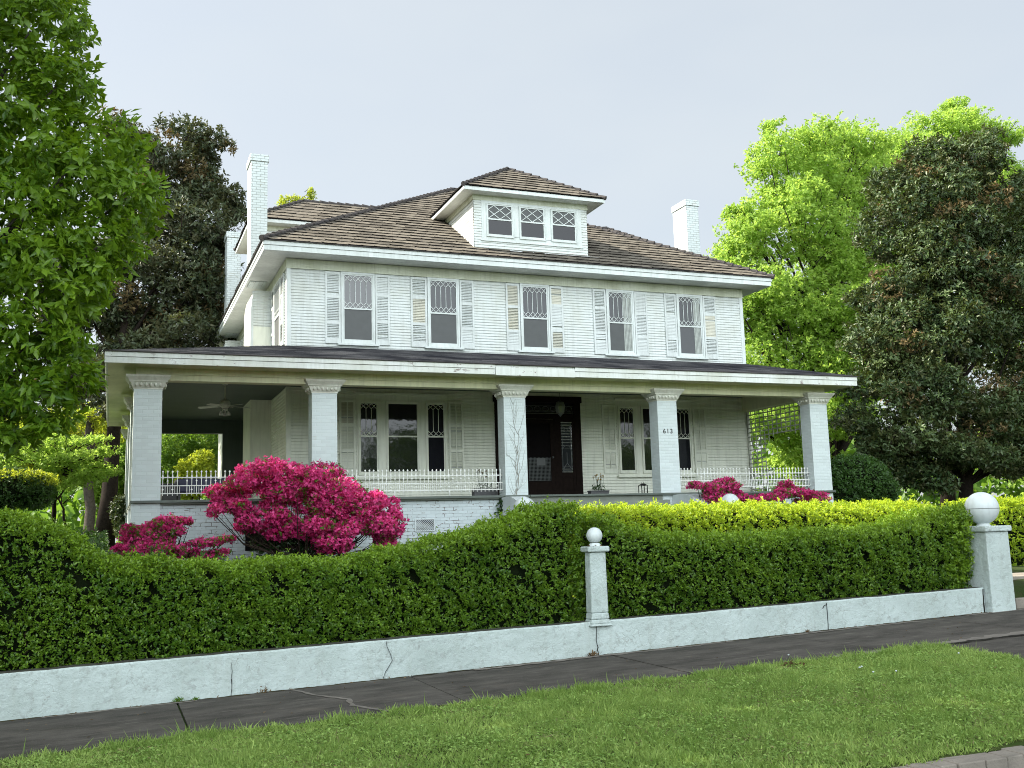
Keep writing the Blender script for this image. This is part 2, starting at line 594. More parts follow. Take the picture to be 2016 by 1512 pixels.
M['hedge_leaf'] = leaf_mat('hedge_leaf', (.034, .098, .009), (.25, .40, .032), (.29, .45, .02), .32, .38, .45)
M['hedge_lit'] = leaf_mat('hedge_lit', (.11, .20, .014), (.42, .54, .04), (.56, .68, .04), .5, .4, .4)  # brighter copy of the hedge leaf, sunlight put into its colour
M['near_leaf'] = leaf_mat('near_leaf', (.03, .088, .008), (.20, .33, .024), (.30, .48, .02), .38, .4, .4)
M['mag_leaf'] = leaf_mat('mag_leaf', (.016, .040, .012), (.092, .135, .048), (.10, .14, .02), .15, .45, .35, back=(.12, .078, .036))
M['magL_leaf'] = leaf_mat('magL_leaf', (.022, .042, .018), (.095, .115, .06), (.11, .13, .025), .18, .45, .35, back=(.13, .09, .045))
M['lime_leaf'] = leaf_mat('lime_leaf', (.15, .27, .035), (.35, .49, .10), (.45, .64, .10), .52, .5, .3)
M['yel_leaf'] = leaf_mat('yel_leaf', (.13, .21, .016), (.33, .39, .04), (.50, .56, .04), .45, .5, .3)
M['mid_leaf'] = leaf_mat('mid_leaf', (.05, .11, .014), (.13, .245, .03), (.21, .37, .03), .4, .5, .3)
M['deep_leaf'] = leaf_mat('deep_leaf', (.016, .050, .010), (.06, .135, .024), (.08, .16, .015), .28, .4, .4)
M['brown_leaf'] = leaf_mat('brown_leaf', (.12, .055, .02), (.28, .16, .05), (.25, .13, .03), .25, .6, .2)
M['rusty'] = leaf_mat('rusty', (.05, .045, .018), (.20, .145, .065), (.18, .12, .04), .2, .55, .25)
M['petal'] = leaf_mat('petal', (.42, .016, .13), (.86, .12, .38), (.75, .06, .25), .32, .5, .25)
M['ivy'] = leaf_mat('ivy', (.010, .03, .008), (.03, .07, .015), (.05, .1, .01), .2, .35, .4)
M['blade'] = leaf_mat('blade', (.125, .225, .04), (.40, .52, .15), (.32, .46, .09), .35, .55, .25)
M['clover'] = leaf_mat('clover', (.12, .235, .045), (.34, .48, .13), (.32, .47, .08), .3, .55, .25)
M['straw'] = leaf_mat('straw', (.13, .12, .05), (.32, .29, .15), (.25, .22, .09), .25, .7, .15)
M['dry'] = leaf_mat('dry', (.10, .06, .03), (.22, .15, .08), (.15, .1, .05), .2, .8, .1)
M['yellow'] = leaf_mat('yellow', (.45, .26, .03), (.6, .4, .06), (.4, .25, .03), .3, .6, .2)

# ------------------------------------------------------------------ foliage helpers
def nrm(a):
    return a/(np.linalg.norm(a, axis=-1, keepdims=True)+1e-9)

def leaves(name, pos, d, nv, L, W, tint, mat, parent=None, kind=None, fold=.18):
    """one mesh of folded four-cornered leaves"""
    n = len(pos)
    off = off_of(parent)
    L = np.broadcast_to(np.asarray(L, float), (n,))[:, None]
    W = np.broadcast_to(np.asarray(W, float), (n,))[:, None]
    d = nrm(d)
    side = nrm(np.cross(d, nv))
    up = np.cross(side, d)
    v = np.empty((n, 4, 3))
    v[:, 0] = pos
    v[:, 1] = pos+d*L*.5+side*W*.5+up*W*fold
    v[:, 2] = pos+d*L-up*L*.06
    v[:, 3] = pos+d*L*.5-side*W*.5+up*W*fold
    v = (v-off).reshape(-1, 3)
    me = bpy.data.meshes.new(name)
    me.vertices.add(4*n)
    me.vertices.foreach_set('co', v.astype(np.float32).ravel())
    b = np.arange(n)[:, None]*4
    tri = np.concatenate([b+np.array([0, 1, 2]), b+np.array([0, 2, 3])], axis=1).reshape(-1)
    me.loops.add(6*n)
    me.loops.foreach_set('vertex_index', tri.astype(np.int32))
    me.polygons.add(2*n)
    me.polygons.foreach_set('loop_start', (np.arange(2*n)*3).astype(np.int32))
    me.polygons.foreach_set('loop_total', np.full(2*n, 3, np.int32))
    at = me.attributes.new('tint', 'FLOAT', 'POINT')
    at.data.foreach_set('value', np.repeat(np.clip(tint, 0, 1), 4).astype(np.float32))
    me.update()
    me.validate()
    return link_mesh(name, me, mat, parent, kind)

def rosettes(tips, td, k, L, W, spread=(35, 80), droop=0.0, jit=.3, tint=None, r=rng):
    """k leaves round each twig tip; returns arrays for leaves()"""
    n = len(tips)
    tips = np.repeat(tips, k, 0)
    td = np.repeat(nrm(td), k, 0)
    m = n*k
    rnd = nrm(r.normal(size=(m, 3)))
    perp = nrm(np.cross(td, rnd))
    a = np.radians(r.uniform(spread[0], spread[1], m))[:, None]
    d = nrm(np.cos(a)*td+np.sin(a)*perp+r.normal(size=(m, 3))*jit*.4+np.array([0, 0, -droop]))
    nv = nrm(np.sin(a)*td-np.cos(a)*perp+np.array([0, 0, .35])+r.normal(size=(m, 3))*jit)
    Ls = L*r.uniform(.65, 1.2, m)
    Ws = W*r.uniform(.7, 1.2, m)
    pos = tips-td*(r.uniform(0, 1, m)*L*1.2)[:, None]+r.normal(size=(m, 3))*L*.12
    t = np.repeat(tint if tint is not None else np.full(n, .5), k)+r.normal(size=m)*.17
    return pos, d, nv, Ls, Ws, t

def lump(p, s, ph=0.0):
    """cheap smooth 3-d wobble in -1..1"""
    x, y, z = p[:, 0]*s, p[:, 1]*s, p[:, 2]*s
    return (np.sin(x*1.7+y*.9+ph)+np.sin(y*2.1-z*1.3+ph*1.7)+np.sin(z*1.9+x*.8+ph*.6)+np.sin(x*3.7-y*2.9+z*3.1+ph))/4

def shell(clumps, n, lo=.45, r=rng, wob=.18, ws=1.5):
    """points and outward directions in a set of ellipsoids ((x,y,z),(rx,ry,rz)); points deep inside another one are thinned"""
    c = np.array([q[0] for q in clumps], float)
    e = np.array([q[1] for q in clumps], float)
    w = (e.prod(1))**(2/3)
    idx = r.choice(len(c), n, p=w/w.sum())
    u = nrm(r.normal(size=(n, 3)))
    rad = lo+(1-lo)*r.uniform(0, 1, n)**.6
    p0 = c[idx]+u*e[idx]
    rad = rad*(1+wob*lump(p0, ws))
    p = c[idx]+u*e[idx]*rad[:, None]
    q = ((p[:, None, :]-c[None])/e[None])
    dd = np.linalg.norm(q, axis=2)
    dd[np.arange(n), idx] = 9
    keep = (dd.min(1) > .62) | (r.uniform(size=n) < .25)
    return p[keep], nrm(u[keep]/e[idx][keep]), idx[keep]

def split_clumps(clumps, k, f, r):
    out = []
    for c, e in clumps:
        for i in range(k):
            u = nrm(r.normal(size=(1, 3)))[0]*r.uniform(.35, 1.0)
            q = r.uniform(.75, 1.25)*f
            out.append((np.array(c)+u*np.array(e), (e[0]*q, e[1]*q, e[2]*q*.8)))
    return out

def crown(name, parent, clumps, n, k, L, W, mat, lo=.45, up=.3, droop=0., spread=(35, 80), tints=.16, seed=0, wob=.18, ws=1.5, keep=None):
    r = np.random.default_rng(seed+11)
    p, u, idx = shell(clumps, n, lo, r, wob, ws)
    if keep is not None:
        kk = keep(p)
        p, u, idx = p[kk], u[kk], idx[kk]
    ct = r.normal(size=len(clumps))*tints
    t = .45+ct[idx]+.22*lump(p, 1.1, seed)+.15*lump(p, 3.3, seed+2)
    td = nrm(u*.8+np.array([0, 0, up])+r.normal(size=p.shape)*.45)
    a = rosettes(p, td, k, L, W, spread, droop, .35, t, r)
    return leaves(name, *a, mat, parent), p

def limbs(mb, base, top, r0, clumps, r=rng, per=1, wig=.12, seg=7, r1=.25, hmin=.12):
    """trunk and a limb to every clump"""
    base, top = np.array(base, float), np.array(top, float)
    n = 7
    tr = []
    for i in range(n+1):
        t = i/n
        w = r.normal(size=3)*wig*r0*3*math.sin(math.pi*t)
        w[2] = 0
        tr.append(base+(top-base)*t+w)
    mb.tube(tr, [r0*(1.25 if i == 0 else 1)*(1-(1-r1)*i/n) for i in range(n+1)], 10)
    for c, e in clumps:
        c = np.array(c, float)
        for q in range(per):
            tgt = c+r.normal(size=3)*np.array(e)*.35*(q > 0)
            hz = np.clip((tgt[2]-base[2])/(top[2]-base[2]+1e-6)-.25-.15*r.uniform(), hmin, .98)
            s = base+(top-base)*hz
            m1 = s+(tgt-s)*.5+np.array([0, 0, -.08*np.linalg.norm(tgt-s)])+r.normal(size=3)*.1
            rr = r0*.42*(1-.6*hz)
            mb.tube([s, s+(m1-s)*.5, m1, m1+(tgt-m1)*.5, tgt], [rr, rr*.8, rr*.6, rr*.42, rr*.2], seg, caps=False)

def twigs(mb, pts, centre, rad, r=rng, n=60, length=.5, seg=4):
    i = r.choice(len(pts), min(n, len(pts)), replace=False)
    for p in pts[i]:
        d = nrm((centre-p)[None])[0]
        q = p+d*length*r.uniform(.6, 1.4)+r.normal(size=3)*length*.15
        mb.tube([q, (p+q)/2+r.normal(size=3)*length*.06, p], [rad, rad*.7, rad*.35], seg, caps=False)

# ------------------------------------------------------------------ ground, pavement, street
def slope(x):
    return .0276*(np.clip(x, -40, 40)-4.52)

def gz(x, y):
    x, y = np.asarray(x, float), np.asarray(y, float)
    base = slope(x)
    wall = .40+.0198*(np.clip(x, -12, 14)-4.53)
    s = np.clip((y-12.0)/12.0, 0, 1)
    far = np.clip((y-24)/26, 0, 1)
    yard = wall*(1-s)+1.22*s+.35*far
    return np.where(y < 5.385, base-.10, np.where(y < 11.86, base-.004, yard))

def sheet(name, xs, ys, mat, dz=0.0, kind='structure', fz=gz):
    X, Y = np.meshgrid(xs, ys)
    Z = fz(X, Y)+dz
    v = np.stack([X, Y, Z], -1).reshape(-1, 3)
    nx = len(xs)
    f = [(j*nx+i, j*nx+i+1, (j+1)*nx+i+1, (j+1)*nx+i) for j in range(len(ys)-1) for i in range(nx-1)]
    me = bpy.data.meshes.new(name)
    me.from_pydata([tuple(p) for p in v], [], f)
    me.update()
    return link_mesh(name, me, mat, None, kind)

xs = np.unique(np.concatenate([np.linspace(-260, -40, 12), np.linspace(-40, 50, 61), np.linspace(50, 300, 12)]))
ys = np.unique(np.concatenate([np.linspace(-120, 0, 8), [3, 5.38, 5.39, 8, 10, 11.855, 11.865], np.linspace(12, 50, 30), np.linspace(50, 420, 14)]))
sheet('ground', xs, ys, M['yard'])
sheet('street', np.linspace(-60, 80, 30), np.array([-3.0, 1, 3, 5.25]), M['street'], .012)
sheet('gutter', np.linspace(-60, 80, 30), np.array([5.251, 5.294, 5.36]), M['joint'], .016, fz=lambda X, Y: slope(X)-.10)

# kerb: a worn concrete edging between verge and street, broken edge
mb = MB()
x = -14.0
while x < 26:
    w = random.uniform(.12, .35)
    y0, y1 = 5.34+random.uniform(-.012, .018), 5.52+random.uniform(-.02, .02)
    z = float(slope(x))
    mb.box(x, x+w-.003, y0, y1, z-.16, z+.014+random.uniform(-.006, .006))
    x += w
mb.build('kerb', M['curb'], kind='structure', bevel=.008)

# pavement slabs with open joints
mb = MB()
jx = [.70+2.55*i for i in range(-6, 14)]
for a, b in zip(jx[:-1], jx[1:]):
    za, zb = float(slope(a)), float(slope(b))
    h = random.uniform(.010, .016)
    v = [(a+.011, 9.55, za-.1), (b-.011, 9.55, zb-.1), (b-.011, 11.71, zb-.1), (a+.011, 11.71, za-.1),
         (a+.011, 9.55, za+h), (b-.011, 9.55, zb+h), (b-.011, 11.71, zb+h), (a+.011, 11.71, za+h)]
    mb.raw(v, [(0, 3, 2, 1), (4, 5, 6, 7), (0, 1, 5, 4), (1, 2, 6, 5), (2, 3, 7, 6), (3, 0, 4, 7)])
side = mb.build('sidewalk', M['sidewalk'], kind='structure')
# walk across the verge to the street
mb = MB()
poly = [(8.98, 9.535), (9.02, 9.1), (8.9, 8.5), (8.72, 8.0), (8.6, 7.2), (8.45, 6.4), (8.1, 5.56), (13.4, 5.56), (13.2, 7), (13.1, 9.535)]
zb = [float(slope(p[0]))+.006 for p in poly]
mb.face([(p[0], p[1], z) for p, z in zip(poly, zb)])
mb.build('front_path', M['sidewalk'], kind='structure')

def ribbon(name, pts, w, mat, dz, seed=0, jag=.6, kind='structure', parent=None):
    """a ragged flat strip lying on the pavement along pts (x,y)"""
    r = np.random.default_rng(seed)
    mb = MB()
    P_ = []
    for (ax, ay), (bx, by) in zip(pts[:-1], pts[1:]):
        n = max(2, int(math.hypot(bx-ax, by-ay)/.07))
        for i in range(n):
            P_.append((ax+(bx-ax)*i/n, ay+(by-ay)*i/n))
    P_.append(pts[-1])
    pr = None
    for i, (x_, y_) in enumerate(P_):
        j = P_[min(i+1, len(P_)-1)]
        k = P_[max(i-1, 0)]
        dx, dy = j[0]-k[0], j[1]-k[1]
        l = math.hypot(dx, dy) or 1
        px, py = -dy/l, dx/l
        a, b = w*(.5+jag*(r.uniform()-.5)), w*(.5+jag*(r.uniform()-.5))
        z = float(slope(x_))+dz
        c = ((x_+px*a, y_+py*a, z), (x_-px*b, y_-py*b, z))
        if pr:
            mb.face([pr[1], c[1], c[0], pr[0]])
        pr = c
    return mb.build(name, mat, parent, kind=kind)

ribbon('pavement_crack', [(1.9, 11.68), (2.05, 11.1), (2.3, 10.6), (2.25, 10.2), (2.5, 9.62)], .05, M['lightline'], .0195, 1)
ribbon('pavement_edge', [(4.0, 11.60), (5.2, 11.62), (6.6, 11.60), (7.6, 11.63)], .11, M['lightline'], .0195, 2)
ribbon('pavement_edge', [(8.1, 11.58), (9.5, 11.60), (10.6, 11.57)], .09, M['lightline'], .0195, 3)
ribbon('pavement_edge', [(11.5, 11.60), (12.6, 11.58), (14, 11.6)], .09, M['lightline'], .0195, 4)
ribbon('pavement_edge', [(-.6, 11.64), (.9, 11.63)], .07, M['lightline'], .0195, 5)
ribbon('pavement_edge', [(7.6, 9.62), (8.8, 9.66), (10.2, 9.70), (12.5, 9.72)], .16, M['lightline'], .0195, 6)
ribbon('pavement_crack', [(8.8, 9.545), (10.5, 9.56), (12.6, 9.55)], .05, M['joint'], .0215, 7)

ribbon('moss_strip', [(-6, 11.70), (-2, 11.69), (2, 11.70), (6, 11.69), (9, 11.70), (12, 11.69)], .055, M['moss'], .0165, 8, 1.2)
ribbon('moss_strip', [(-6, 9.585), (-2, 9.60), (2, 9.59), (6, 9.60), (8.6, 9.60)], .07, M['moss'], .0165, 9, 1.2)
# verge soil under the grass
def in_verge(x, y):
    edge = np.interp(y, [5.9, 6.4, 7.2, 8.0, 8.5, 9.1, 9.6], [8.2, 8.45, 8.6, 8.72, 8.9, 9.02, 8.98])
    return (y > 5.55) & (y < 9.56) & (x < edge)
sheet('verge', np.linspace(-9, 8.3, 40), np.linspace(5.53, 9.545, 12), M['turf'], .006)
mb = MB()
pv = [(8.3, 6.1), (8.45, 6.4), (8.6, 7.2), (8.72, 8.0), (8.9, 8.5), (9.02, 9.1), (8.98, 9.535), (8.3, 9.535)]
mb.face([(p[0], p[1], float(slope(p[0]))+.0075) for p in pv])
mb.build('verge', M['turf'], kind='structure')

def grass():
    r = np.random.default_rng(5)
    n = 380000
    # nearer the lens the blades need to be denser
    x = r.uniform(-3.2, 9.3, n)
    y = r.uniform(5.45, 9.85, n)
    ed = 9.60+.06*np.sin(x*3.1)+.05*np.sin(x*9.7+1)+.04*np.sin(x*23)+.035*r.normal(size=n)
    xr = np.interp(y, [5.9, 6.4, 7.2, 8.0, 8.5, 9.1, 9.6], [8.2, 8.45, 8.6, 8.72, 8.9, 9.02, 8.98])+.05*r.normal(size=n)
    y0 = 5.52+.03*np.sin(x*2.3)+.03*r.normal(size=n)+.03*np.sin(x*11)+.03*np.clip(x-4, 0, 3)
    p2 = np.stack([x, y, x*0], 1)
    dens = .62+.3*lump(p2, 1.2, 3)+.3*lump(p2, 3.1, 9)+.2*lump(p2, 8, 4)
    bare = np.clip((6.3-y)/.8, 0, 1)*np.clip((x-4.2)/1.5, 0, 1)
    k = (y < ed) & (x < xr) & (y > y0) & (r.uniform(size=n) < dens+.15-.45*bare)
    x, y = x[k], y[k]
    n = len(x)
    p2 = np.stack([x, y, x*0], 1)
    h = (.040+.014*lump(p2, 2.1, 1)+.016*lump(p2, 6, 5))*r.uniform(.5, 1.5, n)
    h *= 1+.9*np.clip((y-9.3)/.3, 0, 1)*r.uniform(0, 1, n)
    tall = r.uniform(size=n) < .012
    h[tall] *= 2.0
    d = np.stack([r.normal(size=n)*.62, r.normal(size=n)*.62, np.ones(n)*.8], 1)
    nv = nrm(r.normal(size=(n, 3))*np.array([1, 1, .3]))
    t = .42+.2*lump(p2, .9, 2)+.28*lump(p2, 4.2, 6)+.22*lump(p2, 13, 3)+r.normal(size=n)*.24
    pos = np.stack([x, y, slope(x)+.004], 1)
    return leaves('grass', pos, d, nv, h*1.15, r.uniform(.005, .010, n), t, M['blade'], None, 'stuff', .05)
grass()
def clover():
    r = np.random.default_rng(6)
    n = 42000
    c = np.stack([r.uniform(-1, 8.8, 420), r.uniform(5.6, 9.3, 420)], 1)
    i = r.integers(0, 420, n)
    x = c[i, 0]+r.normal(size=n)*.16
    y = c[i, 1]+r.normal(size=n)*.14
    k = in_verge(x, y)
    x, y = x[k], y[k]
    n = len(x)
    pos = np.stack([x, y, slope(x)+r.uniform(.015, .045, n)], 1)
    t = .5+r.normal(size=n)*.25
    d = np.stack([r.normal(size=n), r.normal(size=n), r.uniform(-.2, .5, n)], 1)
    a = (pos, d, np.tile([0, 0, 1.0], (n, 1))+r.normal(size=(n, 3))*.3)
    leaves('clover', *a, .028*r.uniform(.7, 1.4, n), .019, t, M['clover'], None, 'stuff')
clover()
def straw():
    r = np.random.default_rng(16)
    n = 30000
    x, y = r.uniform(-1.5, 8.6, n), r.uniform(5.65, 9.3, n)
    p2 = np.stack([x, y, x*0], 1)
    k = in_verge(x, y) & (lump(p2, 1.6, 12)+.5*lump(p2, 5, 3) > .30+.3*r.normal(size=n))
    x, y = x[k], y[k]
    n = len(x)
    pos = np.stack([x, y, slope(x)+r.uniform(.008, .035, n)], 1)
    d = np.stack([r.normal(size=n), r.normal(size=n), r.uniform(-.1, .5, n)], 1)
    leaves('dry_grass', pos, d, np.tile([0, 0, 1.], (n, 1))+r.normal(size=(n, 3))*.4, .055*r.uniform(.5, 1.4, n), .006, r.uniform(0, 1, n), M['straw'], None, 'stuff', .05)
straw()
for px, py in [(1693, 1324), (1697, 1322), (1720, 1333), (1765, 1331), (1888, 1295), (1553, 1298)]:
    d = RT*(px-1008)/F_PX - UP*(py-756)/F_PX + FW
    t = (-.0276*4.52-1.6)/(d[2]-.0276*d[0])
    q = CAM+d*t
    fl = thing('clover_flower', 'tiny white clover flower head in the verge grass', 'flower', tuple(q), 'white clover flowers in the verge')
    mb = MB()
    mb.ball((q[0], q[1], q[2]+.05), .011, 10, sq=.8)
    mb.build('flower_head', M['stone_white'], fl, True)
    mb = MB()
    mb.tube([(q[0], q[1], q[2]), (q[0]+.004, q[1], q[2]+.045)], .0025, 5)
    mb.build('stem', M['ivy'], fl)
r = np.random.default_rng(3)
q = P(1556, 1313, 9.4)
q[2] = float(slope(q[0]))+.03
n = 26
tag(leaves('dry_leaf_clump', q+r.normal(size=(n, 3))*np.array([.05, .03, .012]), r.normal(size=(n, 3))*np.array([1, 1, .4]), r.normal(size=(n, 3))+np.array([0, 0, 1.]), .07, .035, .3+r.normal(size=n)*.2, M['dry']),
    'small clump of brown dead leaves lying at the edge of the grass by the sidewalk', 'dead leaves')

# ------------------------------------------------------------------ street wall and gate posts
WY0, WY1 = 11.727, 12.02
def wtop(x):
    return .433+.0198*(x-4.53)
gw = thing('garden_wall', 'long low white stucco retaining wall beside the sidewalk, under the hedges', 'wall', (4.5, WY0, 0))
mb = MB()
wx = [-9.0, -5.2, -1.0, 1.26, 3.02, 5.66, 9.17, 12.01]
seg = []
for a, b in zip(wx[:-1], wx[1:]):
    n = max(2, int((b-a)/.22))
    for i in range(n):
        seg.append((a+(b-a)*i/n, a+(b-a)*(i+1)/n))
rw = np.random.default_rng(9)
jz = {}
for a, b in seg:
    for t in (a, b):
        jz.setdefault(round(t, 4), (rw.normal()*.0025, rw.normal()*.002))
for a, b in seg:
    A, B = jz[round(a, 4)], jz[round(b, 4)]
    za, zb = wtop(a)+A[0], wtop(b)+B[0]
    ya, yb = WY0+A[1], WY0+B[1]
    ga, gb = float(slope(a))-.1, float(slope(b))-.1
    mb.face([(a, ya, ga), (b, yb, gb), (b, yb, zb-.018), (a, ya, za-.018)])
    mb.face([(a, ya, za-.018), (b, yb, zb-.018), (b, yb+.016, zb), (a, ya+.016, za)])
    mb.face([(a, ya+.016, za), (b, yb+.016, zb), (b, WY1, zb-.004), (a, WY1, za-.004)], 1)
    mb.face([(b, WY1, gb), (a, WY1, ga), (a, WY1, za-.004), (b, WY1, zb-.004)])
mb.build('wall_body', [M['stucco'], M['wall_top']], gw, True)
def crack(pts, w, mat):
    w *= .42
    mb = MB()
    for (a, b) in zip(pts[:-1], pts[1:]):
        mb.bar((a[0], a[1]), (b[0], b[1]), w*random.uniform(.6, 1.3), (WY0-.013, WY0+.01))
    mb.build('crack', mat, gw)
def jag(x, z0, z1, n, amp):
    return [(x+random.uniform(-amp, amp), z0+(z1-z0)*i/n) for i in range(n+1)]
crack(jag(1.26, -.1, .10, 4, .006), .012, M['joint'])
crack(jag(1.262, .10, .27, 4, .008), .006, M['lead'])
crack([(2.93, -.05), (2.97, .05), (3.02, .12), (3.05, .17), (3.03, .24), (2.99, .33), (2.98, .39)], .007, M['lead'])
crack(jag(5.67, .03, .17, 5, .012), .013, M['joint'])
crack(jag(5.66, .17, .42, 5, .006), .006, M['lead'])
crack(jag(9.17, .14, .5, 5, .004), .005, M['lead'])
crack([(9.10, .43), (9.13, .47), (9.17, .48)], .010, M['joint'])
crack(jag(11.985, .22, .56, 5, .006), .02, M['joint'])

def pier(name, label, cx, y0, w, d, z0, zc, zt, rb, bz, flare):
    t = thing(name, label, 'gate post', (cx, y0, z0))
    mb = MB()
    h = w/2
    if flare:
        prof = [(0, h+.04), (.03, h+.022), (.08, h+.008), (.16, h), (zc-z0, h-.006)]
    else:
        prof = [(0, h+.004), (zc-z0, h-.004)]
    for (a, ha), (b, hb) in zip(prof[:-1], prof[1:]):
        mb.frustum((cx-ha, cx+ha, y0+h-ha, y0+d-h+ha), z0+a, (cx-hb, cx+hb, y0+h-hb, y0+d-h+hb), z0+b)
    mb.build('shaft', M['stucco'], t, bevel=.015)
    mb = MB()
    mb.box(cx-h-.035, cx+h+.035, y0-.035, y0+d+.035, zc, zt)
    mb.build('cap', M['stucco'], t, bevel=.018)
    mb = MB()
    cy = y0+d/2
    if flare:
        mb.lathe((cx, cy, zt), [(.085, 0), (.075, .02), (.06, .04)], 20)
    else:
        mb.lathe((cx, cy, zt), [(.11, 0), (.085, .03), (.1, .05)], 24)
    mb.ball((cx, cy, bz), rb, 40)
    mb.build('ball', M['stone_white'], t, True)
    return t
pier('gate_post', 'slim white stucco post with a small ball, rising from the low wall between two hedges', 5.715, 11.70, .235, .17, .40, 1.31, 1.38, .102, 1.515, True)
gp2 = pier('gate_post', 'big white stucco pier with a large white ball at the low wall end', 12.245, 11.60, .45, .50, .14, 1.39, 1.475, .243, 1.74, False)
mb = MB()
mb.lathe((12.245, 11.85, 1.74), [(.2435, -.012), (.245, -.008), (.2435, -.004)], 40)
mb.build('seam', M['lead'], gp2, True)
# leaf litter on the slim post
r = np.random.default_rng(12)
n = 40
tag(leaves('leaf_litter', np.array([5.70, 11.78, 1.385])+r.normal(size=(n, 3))*np.array([.05, .04, .004]), r.normal(size=(n, 3))*np.array([1, 1, .2]), r.normal(size=(n, 3))*.5+np.array([0, 0, 1.]), .04, .025, .8+r.normal(size=n)*.2, M['dry']),
    'pale dry petals and leaves scattered around the ball on the slim white post', 'leaf litter')
# weeds along the foot of the wall
def weed(px, py, dry, lab, k, L):
    q = P(px, py, 11.70)
    q[2] = float(slope(q[0]))+.012
    r = np.random.default_rng(int(px))
    n = k
    L = L*.62
    a = r.uniform(0, 6.28, n)
    d = np.stack([np.cos(a)*.7, np.sin(a)*.35-.2, r.uniform(.3, 1.2, n)], 1)
    pos = q+np.stack([r.normal(size=n)*L*.6, -np.abs(r.normal(size=n))*.015, np.abs(r.normal(size=n))*L*.35], 1)
    o = leaves('weed', pos, d, r.normal(size=(n, 3)), L*r.uniform(.5, 1.2, n), L*.28, .5+r.normal(size=n)*.25, M['dry'] if dry else M['mid_leaf'])
    tag(o, lab, 'weed')
weed(350, 1378, False, 'small green weed tuft at the wall foot, the widest one', 46, .07)
weed(385, 1373, False, 'low green weed at the wall foot beside the widest tuft', 34, .05)
weed(515, 1358, True, 'dry brown weed stalk at the wall foot near the straight crack', 22, .08)
weed(1166, 1286, True, 'brown withered weed at the wall foot under the slim white post', 34, .09)
weed(1165, 1231, True, 'dry star shaped weed sprig on the wall just below the slim post', 14, .07)
weed(1590, 1262, True, 'thin line of brown weeds along the foot of the wall', 60, .05)

def litter():
    r = np.random.default_rng(77)
    n = 420
    x, y = r.uniform(-2, 12.5, n), np.where(r.uniform(size=n) < .45, 11.69-np.abs(r.normal(size=n))*.05, r.uniform(6, 11.6, n))
    pos = np.stack([x, y, slope(x)+np.where(y > 9.56, .021, .045)], 1)
    leaves('fallen_leaves', pos, np.stack([r.normal(size=n), r.normal(size=n), r.normal(size=n)*.15], 1), np.tile([0, 0, 1.], (n, 1))+r.normal(size=(n, 3))*.25, .032*r.uniform(.5, 1.5, n), .018, r.uniform(0, 1, n), M['dry'], None, 'stuff')
litter()

# entrance steps past the big pier
es = thing('entrance_steps', 'worn concrete entrance steps beside the big white ball pier', 'steps', (13.6, 11.75, .2))
for i, (y, z) in enumerate([(11.78, .385), (12.13, .535), (12.5, .655)]):
    mb = MB()
    mb.box(12.68, 14.6, y, y+(.35 if i < 2 else 9.0), z-.16-(.3 if i == 2 else 0), z)
    mb.build('step', M['curb'], es, bevel=.015)

# ------------------------------------------------------------------ the house
house = thing('house', 'large white two storey house with hipped brown shingle roof, dormers and a deep columned porch', 'house', (10.7, 25.4, 1.2))
WX0, WX1, WY, WYB = 4.0, 17.53, 25.4, 39.0
ZF, ZC = 2.42, 5.32           # porch floor, porch ceiling
FRONT = ((0, WY, 0), (1, 0), (0, -1))      # u = +x, out = -y
LEFT = ((WX0, 0, 0), (0, -1), (-1, 0))     # u = -y, out = -x
RIGHT = ((WX1, 0, 0), (0, 1), (1, 0))

def siding(mb, u0, u1, z0, z1, pitch=.075, top=None):
    """lap boards; top: optional function u0,u1 limits per height (dormer cheeks)"""
    z = z0
    i = 0
    while z < z1-1e-4:
        zt = min(z+pitch, z1)
        a0, a1 = (u0, u1) if top is None else top(z, zt)
        j = .0015*math.sin(i*12.9)
        mb.face([(a0, .021+j, z+.012), (a1, .021+j, z+.012), (a1, .006, zt), (a0, .006, zt)])
        mb.face([(a0, .003, z), (a1, .003, z), (a1, .021+j, z+.012), (a0, .021+j, z+.012)])
        mb.face([(a0, .003, z-.004), (a1, .003, z-.004), (a1, .003, z+.006), (a0, .003, z+.006)])
        z = zt
        i += 1

# body
mb = MB(FRONT)
siding(mb, WX0, WX1, 6.30, 8.36)
w = mb.build('upper_wall', M['siding'], house)
mb = MB(LEFT)
siding(mb, -WYB, -WY, 6.30, 8.36)
mb.build('upper_wall', M['siding'], house)
mb = MB(FRONT)
siding(mb, WX0, WX1, ZF, ZC, .08)
mb.build('porch_wall', M['porch_siding'], house)
mb = MB(LEFT)
siding(mb, -WYB, -WY, 1.0, ZC+1, .085)
mb.build('porch_wall', M['porch_siding'], house)
mb = MB(RIGHT)
siding(mb, WY, WYB, 1.0, 8.36)
mb.build('upper_wall', M['siding'], house)
mb = MB()
mb.box(WX0+.03, WX1-.03, WY+.03, WYB, 1.0, 8.6)
mb.build('inner_wall', M['dark'], house)
mb = MB()
mb.box(WX0-.035, WX1+.035, WY-.035, WY+.02, 8.36, 8.61)
mb.box(WX0-.035, WX0+.02, WY+.02, WYB, 8.36, 8.61)
mb.box(WX1-.02, WX1+.035, WY+.02, WYB, 8.36, 8.61)
mb.box(WX0-.055, WX1+.055, WY-.055, WY-.035, 8.355, 8.385)
mb.build('frieze_board', M['frieze'], house)
for x0, x1 in ((WX0-.026, WX0+.09), (WX1-.09, WX1+.026)):
    for z0_, z1_, mm_ in ((6.28, 8.357, 'trim'), (ZF, ZC, 'porch_siding')):
        mb = MB()
        mb.box(x0, x1, WY-.028, WY+.09, z0_, z1_)
        mb.build('corner_board', M[mm_], house)
mb = MB()
x = WX0-.03
while x < 15.0:
    w_ = random.uniform(1.2, 2.2)
    if random.random() < .8:
        mb.box(x, min(x+w_-.01, 15.0), WY-.05, WY+.01, 6.26, 6.335+random.uniform(-.02, .02))
    x += w_
